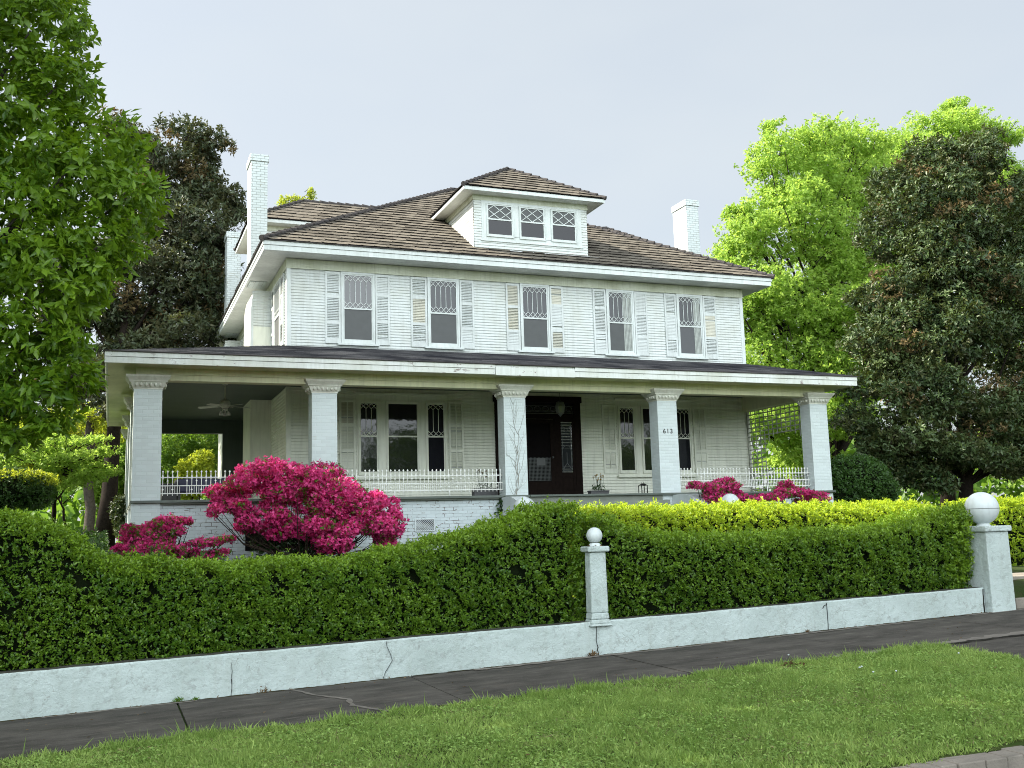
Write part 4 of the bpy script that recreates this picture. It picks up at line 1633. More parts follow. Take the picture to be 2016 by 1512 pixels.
# iron railings between the columns
def railing(x0, x1, y, axis='x'):
    mb = MB()
    def B(a0, a1, b0, b1, z0, z1):
        if axis == 'x':
            mb.box(a0, a1, y+b0, y+b1, z0, z1)
        else:
            mb.box(y+b0, y+b1, a0, a1, z0, z1)
    for z in (2.895, 2.725, 2.565):
        B(x0, x1, -.011, .011, z-.009, z+.009)
    n = int(round((x1-x0)/.0965))
    st = (x1-x0)/n
    def dia(x, z, r_, t=.008):
        v = [(x-r_, 0, z), (x, 0, z-r_*1.15), (x+r_, 0, z), (x, 0, z+r_*1.35)]
        q = [(p[0], y-t, p[2]) if axis == 'x' else (y-t, p[0], p[2]) for p in v]
        q += [(p[0], y+t, p[2]) if axis == 'x' else (y+t, p[0], p[2]) for p in v]
        mb.raw(q, [(0, 1, 2, 3), (7, 6, 5, 4), (0, 4, 5, 1), (1, 5, 6, 2), (2, 6, 7, 3), (3, 7, 4, 0)])
    rr = random.Random(int(x0*10))
    for i in range(n):
        x = x0+st*(i+.5)
        if rr.random() < .03:
            continue
        B(x-.006, x+.006, -.006, .006, 2.52, 3.00)
        dia(x, 3.015, .021)
        # splayed foot under the spear
        B(x-.015, x+.015, -.005, .005, 2.905, 2.925)
        B(x-.011, x+.011, -.005, .005, 2.925, 2.95)
        if i % 2:
            dia(x, 2.825, .020)
        else:
            B(x-.012, x+.012, -.005, .005, 2.86, 2.885)
            dia(x, 2.645, .022)
        B(x+st/2-.0045, x+st/2+.0045, -.005, .005, 2.565, 2.725)
    for i in range(1, max(2, int((x1-x0)/1.4))+1):
        x = x0+(x1-x0)*i/(int((x1-x0)/1.4)+1)
        B(x-.009, x+.009, -.009, .009, 2.40, 2.56)
    return mb.build('porch_railing', M['iron'], house)
railing(.925, 3.975, 22.2)
railing(4.58, 8.455, 22.2)
railing(13.09, 17.11, 22.2)

# trellis screens at both ends of the porch
def trellis(x, y0, y1, z0, z1, hole):
    mb = MB()
    def clip_box(ya, yb, za, zb, xa, xb):
        mb.box(xa, xb, ya, yb, za, zb)
    y = y0+.04
    k = 0
    while y < y1:
        segs = [(z0, z1)]
        if hole:
            cy, cz, ry, rz = hole
            t = (y-cy)/ry
            if abs(t) < 1 and k not in (1,):
                h = rz*math.sqrt(1-t*t)
                segs = [(z0, cz-h*1.0), (cz+h*.8, z1)]
        for a, b in segs:
            if b-a > .05:
                clip_box(y-.016, y+.016, a, b, x-.01, x)
        y += .205
        k += 1
    z = z0+.05
    while z < z1:
        segs = [(y0, y1)]
        if hole:
            cy, cz, ry, rz = hole
            t = (z-cz)/rz
            if -1 < t < .8:
                h = ry*math.sqrt(1-t*t)
                segs = [(y0, cy-h), (cy+h, y1)]
        for a, b in segs:
            if b-a > .03:
                clip_box(a, b, z-.016, z+.016, x+.002, x+.012)
        z += .128
    clip_box(y0, y0+.05, z0, z1, x-.02, x+.03)
    clip_box(y1-.05, y1, z0, z1, x-.02, x+.03)
    return mb.build('trellis', M['trellis'], house)
trellis(17.45, 22.44, 25.36, 2.42, 4.88, (23.6, 3.55, .95, .72))
trellis(.46, 22.44, 25.58, 1.2, 3.9, None)

# chimneys: breast below the eave, stack above it
def chimney(x0, x1, y0, y1, zt, bx0, bx1, by0, by1, out):
    mb = MB()
    mb.box(x0, x1, y0, y1, 8.6, zt-.20)
    st = mb.build('chimney', M['chimney'], roof)
    mb = MB()
    mb.box(x0-.035, x1+.035, y0-.035, y1+.035, zt-.20, zt-.02)
    mb.box(x0-.02, x1+.02, y0-.02, y1+.02, zt-.02, zt)
    mb.build('chimney_cap', M['chimney'], roof)
    mb = MB()
    mb.box(bx0, bx1, by0, by1, .6, 7.35)
    mb.build('chimney_breast', M['porch_siding'], house)
    mb = MB()
    s = -1 if out < 0 else 1
    xo = bx0 if out < 0 else bx1
    xi = bx1 if out < 0 else bx0
    # upper part narrows in a curve to the soffit
    prof = [(xi, 7.352), (xo, 7.352), (xo, 7.85), (xo-s*.02, 8.1), (xo-s*.07, 8.32), (xo-s*.14, 8.36), (xi, 8.36)]
    mb.extrude(prof, 'y', by0+.012, by1-.012)
    mb.build('chimney_breast', M['siding'], house)
    fr = ((0, by0+.012, 0), (1, 0), (0, -1))
    mb = MB(fr)
    siding(mb, min(xo, xi)+.03, max(xo, xi)-.012, 7.37, 8.34)
    mb.build('breast_siding', M['siding'], house)
    mb = MB()
    mb.box(xo-.02 if out < 0 else xo-.06, xo+.06 if out < 0 else xo+.02, by0-.022, by0+.05, 6.2, 7.9)
    mb.build('corner_board', M['trim'], house)
chimney(3.40, 3.85, 28.0, 28.8, 12.28, 3.43, WX0, 28.0, 29.6, -1)
chimney(3.52, 3.98, 35.5, 36.3, 12.22, 3.45, WX0, 35.5, 37.1, -1)
chimney(17.40, 17.86, 28.0, 28.85, 12.28, WX1, 18.1, 28.0, 29.6, 1)

# front steps hidden mostly by the hedges, with scrolled cheek walls
mb = MB()
for i in range(6):
    mb.box(9.06, 12.50, PYF-.06-.32*(i+1), PYF-.06-.32*i-.002, .8, ZF-.18*(i+1))
mb.build('porch_steps', M['riser'], house)
for cx, s in ((8.52, 0), (13.02, 1)):
    mb = MB()
    prof = [(21.99, 1.0), (21.99, 2.36), (21.62, 2.375)]
    for k in range(1, 13):
        t = k/12*math.pi*.5
        prof.append((21.62-1.05*math.sin(t)*.95-.02*k/12, 2.375-.62*(1-math.cos(t))))
    prof += [(20.35, 1.74), (19.95, 1.74), (19.95, 1.0)]
    mb.extrude(prof, 'x', cx-.19, cx+.19)
    mb.build('step_cheek', M['stone_white'], house)
bl = []
for cx, lab in ((8.16, 'white stone ball beside the porch steps, in front of the vine covered column'), (13.30, 'white stone ball at the porch steps in front of the pink azaleas')):
    mb = MB()
    y = 20.2
    mb.lathe((cx, y, 1.0), [(.24, 0), (.24, .74), (.27, .76), (.27, .84), (.12, .86), (.1, .90)], 24)
    t = thing('stone_ball', lab, 'stone ball', (cx, y, 1.0))
    mb.build('pedestal', M['stone_white'], t)
    mb = MB()
    mb.ball((cx, y, 2.10), .215, 40)
    mb.build('ball', M['stone_white'], t, True)

# ------------------------------------------------------------------ things on the porch
fx, fy = 2.46, 24.9
fan = thing('ceiling_fan', 'white ceiling fan with a three lamp cluster hanging under the dark porch ceiling', 'ceiling fan', (fx, fy, 4.7))
mb = MB()
mb.tube([(fx, fy, ZC), (fx, fy, 4.90)], .014, 8)
mb.lathe((fx, fy, ZC-.06), [(.02, -.02), (.06, .0), (.07, .06)], 14)
mb.build('rod', M['fanwhite'], fan, True)
mb = MB()
mb.lathe((fx, fy, 4.72), [(.05, -.03), (.10, 0), (.125, .04), (.125, .11), (.09, .16), (.03, .19)], 20)
mb.build('motor', M['fanwhite'], fan, True)
for i in range(5):
    a = math.radians(12+72*i)
    ca, sa = math.cos(a), math.sin(a)
    mb = MB()
    def bl_(rr, ww, zz):
        return (fx+ca*rr-sa*ww, fy+sa*rr+ca*ww, 4.735+zz)
    v = [bl_(.16, -.05, .0), bl_(.62, -.068, -.022), bl_(.655, 0, -.012), bl_(.62, .068, .008), bl_(.16, .05, .02)]
    mb.raw(v+[(p[0], p[1], p[2]-.008) for p in v], [(0, 1, 2, 3, 4), (9, 8, 7, 6, 5)]+[(k, (k+1) % 5, 5+(k+1) % 5, 5+k) for k in range(5)])
    mb.tube([bl_(.10, 0, .0), bl_(.2, 0, -.01)], .012, 6)
    mb.build('blade', M['fanwhite'], fan)
for i in range(3):
    a = math.radians(200+120*i)
    c = (fx+.075*math.cos(a), fy+.075*math.sin(a), 4.60)
    mb = MB()
    mb.tube([(fx, fy, 4.70), (fx+.05*math.cos(a), fy+.05*math.sin(a), 4.67), c], .012, 6)
    mb.lathe((c[0]+.02*math.cos(a), c[1]+.02*math.sin(a), c[2]), [(.055, -.085), (.05, -.04), (.03, 0), (.015, .01)], 12)
    mb.build('lamp_shade', M['lampglass'], fan, True)
lx, ly, lz = 10.80, 24.0, 4.74
lan = thing('hanging_lantern', 'faceted glass lantern hanging in front of the dark entrance transom', 'lantern', (lx, ly, lz))
mb = MB()
mb.tube([(lx, ly, ZC), (lx, ly, lz+.2)], .007, 6)
mb.build('chain', M['lead'], lan)
mb = MB()
mb.lathe((lx, ly, lz), [(.03, -.20), (.10, -.13), (.135, .02), (.10, .13), (.02, .16)], 8)
mb.build('lamp_shade', glass_mat('lantern_glass', (.11, .12, .10), .15, 1.5), lan)
mb = MB()
for i in range(8):
    a = 2*math.pi*i/8
    mb.tube([(lx+rr*math.cos(a), ly+rr*math.sin(a), lz+zz) for rr, zz in ((.03, -.20), (.102, -.13), (.137, .02), (.102, .13), (.02, .18))], .006, 5)
mb.lathe((lx, ly, lz), [(.01, -.24), (.035, -.20), (.02, -.19)], 8)
mb.build('frame', M['lead'], lan)

def planter(x0, x1, y, lab, colr, dry):
    z = ZF
    t = thing('planter_box', lab, 'planter', ((x0+x1)/2, y, z))
    mb = MB()
    mb.box(x0, x1, y-.1, y+.1, z, z+.2)
    mb.box(x0-.012, x1+.012, y-.112, y+.112, z+.165, z+.195)
    mb.build('box', M['planter'], t, bevel=.006)
    r = np.random.default_rng(int(x0*100))
    cx = (x0+x1)/2
    mb = MB()
    tips = []
    for i in range(9):
        b = np.array([cx+r.uniform(-.5, .5)*(x1-x0)*.6, y+r.uniform(-.05, .05), z+.17])
        tp = b+np.array([r.normal()*.05, r.normal()*.04, r.uniform(.32, .50)])
        mb.tube([b, (b+tp)/2+r.normal(size=3)*.015, tp], .005, 5)
        tips.append(tp)
    mb.build('stems', M['ivy'], t)
    tips = np.array(tips)
    a = rosettes(tips, np.tile([0, 0, 1.], (len(tips), 1)), 9, .05, .03, (30, 100), .2, .3, np.full(len(tips), .5), r)
    leaves('flowers', *a, colr, t)
    n = 60
    pos = np.stack([r.uniform(x0+.1, x1-.1, n), y+r.normal(size=n)*.05, z+.18+r.uniform(0, .14, n)], 1)
    leaves('foliage', pos, r.normal(size=(n, 3))+np.array([0, 0, .8]), r.normal(size=(n, 3)), .09, .03, .4+r.normal(size=n)*.2, M['deep_leaf'], t)
    return t
planter(11.98, 12.52, 24.9, 'grey flower box with drooping yellow blooms beside the dark entrance', M['yellow'], False)
planter(7.95, 8.55, 22.85, 'grey flower box with orange brown blooms behind the rail by the vine covered column', M['brown_leaf'], True)
t = thing('floor_lantern', 'small black candle lantern on the porch floor beside the numbered column', 'lantern', (12.44, 22.7, ZF))
mb = MB()
x, y, z = 12.44, 22.75, ZF
for sx in (-.08, .08):
    for sy in (-.08, .08):
        mb.box(x+sx-.008, x+sx+.008, y+sy-.008, y+sy+.008, z, z+.22)
mb.box(x-.09, x+.09, y-.09, y+.09, z, z+.02)
mb.frustum((x-.095, x+.095, y-.095, y+.095), z+.22, (x-.03, x+.03, y-.03, y+.03), z+.27)
mb.tube([(x-.03, y, z+.27), (x-.025, y, z+.31), (x+.025, y, z+.31), (x+.03, y, z+.27)], .005, 5)
mb.build('frame', M['black'], t)
mb = MB()
mb.tube([(x, y, z+.02), (x, y, z+.10)], .03, 12)
mb.build('candle', M['fanwhite'], t)
# settee on the far left of the porch
t = thing('porch_settee', 'dark navy cushioned settee behind the railing at the left end of the porch', 'settee', (1.9, 23.6, ZF))
x0, x1, y0 = 1.35, 2.75, 23.4
mb = MB()
mb.box(x0, x1, y0, y0+.62, ZF+.22, ZF+.40)
mb.build('seat', M['navy'], t, bevel=.03)
mb = MB()
mb.box(x0, x1, y0+.5, y0+.64, ZF+.401, ZF+.55)
mb.build('backrest', M['navy'], t, bevel=.03)
for x in (x0-.06, x1):
    mb = MB()
    mb.box(x, x+.06, y0, y0+.6, ZF+.2, ZF+.50)
    mb.build('armrest', M['black'], t, bevel=.01)
for x in (x0, x1-.05):
    for y in (y0+.03, y0+.55):
        mb = MB()
        mb.box(x, x+.05, y, y+.05, ZF, ZF+.22)
        mb.build('leg', M['black'], t)
# dark storage chest by the first column
t = thing('storage_chest', 'small black chest on the porch floor beside the leftmost column', 'chest', (1.1, 23, ZF))
mb = MB()
mb.box(.98, 1.28, 22.7, 23.3, ZF, ZF+.34)
mb.build('body', M['black'], t, bevel=.015)
mb = MB()
mb.box(.96, 1.30, 22.68, 23.32, ZF+.341, ZF+.38)
mb.build('lid', M['black'], t, bevel=.01)

# dried climber on the third column
vi = thing('dried_vine', 'leafless dried climber clinging to the column beside the entrance', 'vine', (8.75, 21.99, 2.3))
r = np.random.default_rng(21)
mb = MB()
def grow(p, d, ln, w, depth):
    pts = [p]
    n = max(3, int(ln/.08))
    for i in range(n):
        d = d+np.array([r.normal()*.16, r.normal()*.16])
        d = d/np.linalg.norm(d)
        d = d+np.array([0, .12])
        d = d/np.linalg.norm(d)
        q = pts[-1]+d*ln/n
        q[0] = np.clip(q[0], 8.49, 8.985)
        pts.append(q)
        if depth and r.uniform() < .30:
            sd = np.array([d[0]+r.choice([-1, 1])*r.uniform(.4, .9), d[1]])
            grow(q.copy(), sd/np.linalg.norm(sd), ln*r.uniform(.25, .6), w*.65, depth-1)
    mb.tube([(q[0], 21.992-w*.3, q[1]) for q in pts], np.linspace(w, w*.35, len(pts)), 5)
for x, d in ((8.62, .15), (8.70, .35)):
    grow(np.array([x, 2.32]), np.array([d, 1.0]), r.uniform(.8, 1.3), .006, 2)
grow(np.array([8.66, 2.32]), np.array([.25, 1.0]), 1.6, .0085, 2)
mb.build('stems', M['vine'], vi)
# green ivy at its foot
iv = thing('ivy', 'dark green ivy climbing the brick at the foot of the vine covered column', 'ivy', (8.42, 22.0, 1.2))
n = 520
z = r.uniform(1.0, 2.38, n)
pos = np.stack([8.40+r.normal(size=n)*(.07+.05*(2.4-z)), 22.0-np.abs(r.normal(size=n))*.05, z], 1)
leaves('foliage', pos, np.stack([r.normal(size=n)*.6, -.3+r.normal(size=n)*.2, r.normal(size=n)*.5-.3], 1), np.tile([0, -1., .2], (n, 1))+r.normal(size=(n, 3))*.3, .075, .06, .45+r.normal(size=n)*.25, M['ivy'], iv)
mb = MB()
for i in range(5):
    pts = [(8.40+r.normal()*.05, 22.04, 1.0+1.35*k/5) for k in range(6)]
    mb.tube(pts, .006, 4)
mb.build('stems', M['twig'], iv)

# ------------------------------------------------------------------ hedges
def hedge(name, label, x0, x1, y0, y1, zbot, ztop, dens, leaf, L, W, seed, rnd=.22, group=None, k=6, ends=(True, True)):
    """clipped hedge along x; ztop, zbot functions of x"""
    r = np.random.default_rng(seed)
    t = thing(name, label, 'hedge', ((x0+x1)/2, (y0+y1)/2, float(zbot((x0+x1)/2))), group)
    N = max(8, int((x1-x0)/.12))
    mb = MB()
    ins = .15
    xs_ = np.linspace(x0+ins, x1-ins, N)
    def ring(x):
        zb_, zt_ = float(zbot(x)), float(ztop(x))-ins*.8
        a, b = y0+ins, y1-ins
        c = rnd
        rr = [(a, zb_), (a-.02, (zb_+zt_)/2), (a, zt_-c), (a+c*.4, zt_-c*.3), (a+c, zt_), (b-c, zt_), (b-c*.4, zt_-c*.3), (b, zt_-c), (b, zb_)]
        w = .035
        return [(x, y+w*math.sin(x*4.1+z*5+y*3), z+w*math.sin(x*5.3+y*7)) for y, z in rr]
    rg = [ring(x) for x in xs_]
    v = [p for q in rg for p in q]
    m_ = len(rg[0])
    f = [(i*m_+j, (i+1)*m_+j, (i+1)*m_+j+1, i*m_+j+1) for i in range(N-1) for j in range(m_-1)]
    f += [tuple(range(m_)), tuple(range((N-1)*m_+m_-1, (N-1)*m_-1, -1))]
    mb.raw(v, f)
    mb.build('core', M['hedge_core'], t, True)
    # surface points
    zt_m = float(np.mean([ztop(x) for x in xs_]))
    zb_m = float(np.mean([zbot(x) for x in xs_]))
    h, d_, ln = zt_m-zb_m, y1-y0, x1-x0
    areas = np.array([ln*h, ln*d_, d_*h*ends[0], d_*h*ends[1], ln*h*.35])
    n = int(dens*areas.sum())
    face = r.choice(5, n, p=areas/areas.sum())
    u, w = r.uniform(0, 1, n), r.uniform(0, 1, n)
    X = np.where(face == 2, x0, np.where(face == 3, x1, x0+ln*u))
    zt_, zb_ = ztop(X), zbot(X)
    Y = np.select([face == 0, face == 4, face == 1], [y0+0*u, y1+0*u, y0+d_*w], y0+d_*u)
    Z = np.where(face == 1, zt_, zb_+(zt_-zb_)*w)
    # round the top edges and the bottom
    e0, e1, et = np.clip(1-(Y-y0)/rnd, 0, 1), np.clip(1-(y1-Y)/rnd, 0, 1), np.clip(1-(zt_-Z)/rnd, 0, 1)
    er = np.maximum(e0, e1)
    Z = Z-np.where(face == 1, rnd*(1-np.sqrt(np.clip(1-er**2, 0, 1))), 0)
    sh = rnd*(1-np.sqrt(np.clip(1-et**2, 0, 1)))
    Y = Y+np.where(face == 0, sh, np.where(face == 4, -sh, 0))
    if True:
        X = X+np.where(face == 2, sh, np.where(face == 3, -sh, 0))
        lowb = np.clip(1-(Z-zb_)/.25, 0, 1)**2*.08
        Y = Y+np.where(face == 0, lowb, 0)
    nv = np.zeros((n, 3))
    nv[:, 0] = np.where(face == 2, -1, np.where(face == 3, 1, 0))
    nv[:, 1] = np.where(face == 0, -1, np.where(face == 4, 1, 0))+np.where(face == 1, -e0+e1, 0)
    nv[:, 2] = np.where(face == 1, 1, 0)+np.where(face != 1, et, 0)
    nv = nrm(nv)
    p = np.stack([X, Y, Z], 1)
    dsp = .045*lump(p, 2.3, seed)+.07*lump(p, 6.5, seed+1)+.05*lump(p, 17, seed+3)
    gap = lump(p, 5.2, seed+5)+.6*lump(p, 11, seed+8)
    keep = r.uniform(size=n) > np.clip((gap-.46)*2.4, 0, .95)
    # stray shoots on top
    stray = (face == 1) & (r.uniform(size=n) < .10)
    dsp = dsp+np.where(stray, r.uniform(0, .085, n), 0)-r.exponential(.028, n)
    p = (p+nv*dsp[:, None])[keep]
    td = nrm(nv[keep]*.75+np.array([0, 0, .45])+r.normal(size=(len(p), 3))*.42)
    top = (face[keep] == 1)
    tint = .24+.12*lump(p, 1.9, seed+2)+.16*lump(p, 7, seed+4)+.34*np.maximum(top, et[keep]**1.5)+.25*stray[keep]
    a = rosettes(p, td, k, L, W, (25, 75), 0, .35, tint, r)
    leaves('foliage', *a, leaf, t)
    return t, r
zl = lambda x: np.interp(x, [-7, -2.6, -1.6, -1.05, -.5, -.05, .5, 1.4, 2.2, 2.8, 3.4, 4.05, 4.5, 4.85, 5.2, 5.8], [1.72, 1.86, 1.98, 1.95, 1.76, 1.45, 1.35, 1.31, 1.31, 1.35, 1.43, 1.56, 1.66, 1.76, 1.90, 1.92])
zr_ = lambda x: np.interp(x, [5.8, 6.1, 6.5, 6.9, 8.5, 10.3, 11.2, 11.8, 12.3, 13], [1.82, 1.73, 1.55, 1.48, 1.44, 1.46, 1.53, 1.69, 1.78, 1.78])
zwb = lambda x: .40+.0198*(np.asarray(x)-4.53)
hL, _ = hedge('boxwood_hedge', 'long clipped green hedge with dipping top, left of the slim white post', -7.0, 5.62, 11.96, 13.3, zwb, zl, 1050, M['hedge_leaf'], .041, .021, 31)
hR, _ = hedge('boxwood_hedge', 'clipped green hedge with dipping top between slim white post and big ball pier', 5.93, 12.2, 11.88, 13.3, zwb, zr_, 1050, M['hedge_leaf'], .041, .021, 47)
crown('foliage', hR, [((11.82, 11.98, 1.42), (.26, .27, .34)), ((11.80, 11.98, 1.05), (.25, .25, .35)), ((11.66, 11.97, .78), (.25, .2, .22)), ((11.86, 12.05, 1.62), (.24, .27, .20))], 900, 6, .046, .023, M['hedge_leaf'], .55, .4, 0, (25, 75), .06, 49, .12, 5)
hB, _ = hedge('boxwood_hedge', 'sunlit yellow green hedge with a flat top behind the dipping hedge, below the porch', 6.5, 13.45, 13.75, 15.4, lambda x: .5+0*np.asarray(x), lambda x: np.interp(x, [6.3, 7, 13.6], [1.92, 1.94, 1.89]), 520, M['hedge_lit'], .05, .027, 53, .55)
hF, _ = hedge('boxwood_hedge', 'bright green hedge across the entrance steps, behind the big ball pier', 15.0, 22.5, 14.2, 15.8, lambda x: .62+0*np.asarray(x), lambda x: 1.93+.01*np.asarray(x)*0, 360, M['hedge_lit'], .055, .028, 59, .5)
# bare stems showing under the front hedges
for h_, xa, xb, yy in ((hL, -2, 5.5, 12.16), (hR, 6.1, 12.2, 12.18)):
    mb = MB()
    x = xa
    while x < xb:
        for q in range(3):
            mb.tube([(x+random.uniform(-.1, .1), yy+random.uniform(0, .12), wtop(x)-.02), (x+random.uniform(-.15, .15), yy-random.uniform(0, .1), wtop(x)+random.uniform(.15, .4))], .006, 5)
        x += .22
    mb.build('stems', M['twig'], h_)

# ------------------------------------------------------------------ azaleas
def azalea(label, clumps, n, k, L, base, seed, group='pink flowering azaleas before the porch', green=.22):
    t = thing('azalea_bush', label, 'azalea', base, group)
    big = clumps
    clumps = split_clumps(clumps, 4, .74, np.random.default_rng(seed+9))
    bl_, p = crown('blossoms', t, clumps, n, k, L, L*.75, M['petal'], .70, .35, 0, (25, 85), .12, seed, .30, 2.6)
    crown('foliage', t, clumps, int(n*green*1.3), 6, .055, .022, M['mid_leaf'], .82, .3, 0, (30, 80), .1, seed+1, .2, 2)
    if n > 5000:
        crown('inner_foliage', t, [(np.array(base)+np.array([.1, .15, .45]), (1.15, .45, .45))], 900, 7, .07, .03, M['ivy'], .2, .2, 0, (30, 90), .1, seed+4)
    mb = MB()
    r = np.random.default_rng(seed)
    b = np.array(base)
    for c, e in big:
        c = np.array(c)
        for q in range(3):
            tg = c+r.normal(size=3)*np.array(e)*.45
            s = b+np.array([r.normal()*.12, r.normal()*.1, 0])
            m1 = (s+tg)/2+np.array([(tg[0]-s[0])*.18, 0, -.08])
            mb.tube([s, m1, tg], [.016, .010, .004], 5, caps=False)
    mb.build('branches', M['twig'], t)
    return t
def cl(px, py, Y, rx, ry, rz):
    return (P(px, py, Y), (rx, ry, rz))
YA = 20.1
azalea('very large rounded pink azalea in full bloom before the porch railing',
       [cl(470, 965, YA, .44, .45, .24), cl(430, 985, YA, .26, .32, .26), cl(520, 945, YA, .50, .55, .30), cl(590, 935, YA, .55, .6, .33), cl(650, 950, YA, .55, .6, .40), cl(690, 985, YA, .5, .55, .42),
        cl(725, 1015, YA, .42, .5, .40), cl(755, 1040, YA, .28, .4, .35), cl(770, 1005, YA, .14, .3, .20), cl(640, 1000, YA-.25, .6, .5, .42), cl(560, 985, YA-.2, .55, .5, .33), cl(600, 1030, YA-.2, .55, .45, .32),
        cl(690, 1050, YA-.1, .5, .5, .28), cl(530, 1020, YA+.1, .28, .4, .2), cl(470, 1000, YA+.1, .22, .3, .16), cl(425, 1005, YA+.1, .13, .25, .16), cl(640, 1055, YA-.1, .5, .5, .2), cl(480, 1015, YA+.15, .25, .3, .22), cl(575, 1050, YA, .35, .4, .18), cl(500, 1040, YA+.2, .25, .3, .10), cl(760, 1065, YA-.1, .22, .35, .18)],
       7600, 6, .075, (3.45, 20.3, 1.1), 61)
azalea('low straggling pink azalea at the foot of the leftmost column',
       [cl(300, 1062, YA-.2, .5, .4, .17), cl(262, 1045, YA-.2, .22, .3, .09), cl(340, 1035, YA-.1, .30, .3, .12), cl(368, 1026, YA, .20, .25, .07), cl(300, 1038, YA, .18, .2, .10), cl(270, 1075, YA-.2, .35, .3, .12), cl(395, 1072, YA-.2, .35, .3, .10), cl(440, 1060, YA, .22, .3, .05), cl(315, 1022, YA, .07, .1, .06), cl(300, 1085, YA-.1, .42, .35, .13), cl(355, 1078, YA-.1, .35, .3, .12), cl(255, 1078, YA-.1, .2, .3, .10), cl(410, 1088, YA, .35, .3, .1), cl(335, 1058, YA-.05, .3, .3, .12)],
       2300, 6, .066, (.9, 20.3, 1.1), 67, green=.5)
azalea('small pink azalea before the railing, next to the numbered column',
       [cl(1405, 965, 20.9, .36, .35, .24), cl(1440, 975, 20.9, .32, .35, .18), cl(1375, 955, 20.9, .15, .25, .07), cl(1425, 950, 20.9, .26, .3, .13), cl(1470, 985, 20.9, .22, .3, .12)],
       1250, 6, .062, (13.5, 21, 1.1), 71, green=.35)
azalea('spreading pink azalea at the foot of the rightmost column',
       [cl(1520, 980, 20.9, .38, .35, .14), cl(1560, 970, 20.9, .45, .35, .18), cl(1545, 955, 20.9, .10, .2, .12), cl(1600, 982, 20.9, .36, .35, .12), cl(1480, 985, 20.9, .2, .25, .08)],
       1250, 6, .062, (15.0, 21, 1.1), 73, green=.3)

# ------------------------------------------------------------------ shrubs
def shrub(name, label, clumps, n, k, L, W, mat, base, seed, cat='shrub', lo=.75, core=True, group=None, **kw):
    t = thing(name, label, cat, base, group)
    crown('foliage', t, clumps, n, k, L, W, mat, lo, .35, 0, (30, 80), .12, seed, .10, 2.0, **kw)
    if core:
        mb = MB()
        for c, e in clumps:
            n_ = 10
            mb.lathe(tuple(c), [(max(.001, .80*math.sin(math.pi*i/n_)), -.80*math.cos(math.pi*i/n_)) for i in range(n_+1)], 14)
            nv_ = 14*(n_+1)
            for i in range(len(mb.v)-nv_, len(mb.v)):
                x, y, z = mb.v[i]
                w_ = 1+.07*math.sin(x*3+z*5)
                mb.v[i] = (c[0]+(x-c[0])*e[0]*w_, c[1]+(y-c[1])*e[1]*w_, c[2]+(z-c[2])*e[2]*w_)
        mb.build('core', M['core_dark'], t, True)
    else:
        mb = MB()
        r = np.random.default_rng(seed)
        for c, e in clumps:
            s = np.array(base)+np.array([r.normal()*.1, r.normal()*.1, 0])
            c = np.array(c)
            mb.tube([s, (s+c)/2+r.normal(size=3)*.15, c], [.05, .035, .012], 6, caps=False)
        mb.build('stems', M['twig'], t)
    return t
shrub('round_shrub', 'dense rounded dark green shrub beside the rightmost column', [cl(1680, 945, 22.6, 1.15, 1.0, .75), cl(1715, 965, 22.6, .75, .8, .6), cl(1650, 960, 22.6, .8, .8, .7)], 5200, 6, .075, .032, M['deep_leaf'], (19.2, 22.6, 1.2), 81)
csh = shrub('clipped_shrub', 'boxy clipped shrub with yellow green new growth at the far left edge', [cl(20, 965, 25.5, 1.0, .8, .52), cl(70, 968, 25.5, .45, .7, .42)], 2600, 6, .06, .028, M['deep_leaf'], (-2.0, 25.5, 1.3), 83)
crown('new_shoots', csh, [cl(20, 937, 25.4, 1.0, .8, .16), cl(75, 950, 25.4, .45, .6, .18)], 900, 6, .07, .032, M['yel_leaf'], .3, .5, 0, (20, 70), .1, 84)
shrub('yellow_shrub', 'bright yellow sunlit shrub seen through the open end of the porch', [cl(385, 925, 40, .75, .7, .6), cl(400, 905, 40, .45, .5, .4), cl(370, 960, 40, .6, .6, .5)], 900, 6, .15, .07, M['yel_leaf'], (2.8, 40, 1.5), 85, lo=.5, core=False)
shrub('feathery_bush', 'mid green layered bush behind the porch, above the yellow shrub', [cl(340, 880, 46, 1.3, 1.2, .9), cl(395, 865, 46, 1.2, 1.2, .9), cl(330, 930, 46, 1.2, 1, .9), cl(420, 920, 46, 1.0, 1, .9)], 2600, 6, .17, .05, M['mid_leaf'], (2.6, 46, 1.5), 86, lo=.4, core=False)
shrub('reddish_shrub', 'low bronze and green shrub by the foot of the leaning trunk', [cl(238, 1005, 33, .35, .4, .55), cl(245, 1040, 33, .3, .4, .4)], 700, 6, .09, .04, M['mag_leaf'], (.6, 33, 1.4), 87, lo=.5, core=False)
# leafy understory on the bank at the left
def understory():
    r = np.random.default_rng(88)
    n = 9000
    x = r.uniform(-5.5, 2.2, n)
    y = r.uniform(17.5, 33, n)
    k = ~((x > -.1) & (y > 21)) & ~((x > .5) & (y > 18.5))
    x, y = x[k], y[k]
    p = np.stack([x, y, x*0], 1)
    z = gz(x, y)+(.50+.22*lump(p, 1.4, 3)+.14*lump(p, 4, 8))*r.uniform(.35, 1, len(x))
    p[:, 2] = z
    a = rosettes(p, np.tile([0, -.25, 1.], (len(p), 1))+r.normal(size=p.shape)*.35, 6, .11, .06, (40, 90), .1, .3, .35+.2*lump(p, 2, 1), r)
    leaves('ground_cover', *a, M['deep_leaf'], None, 'stuff')
understory()

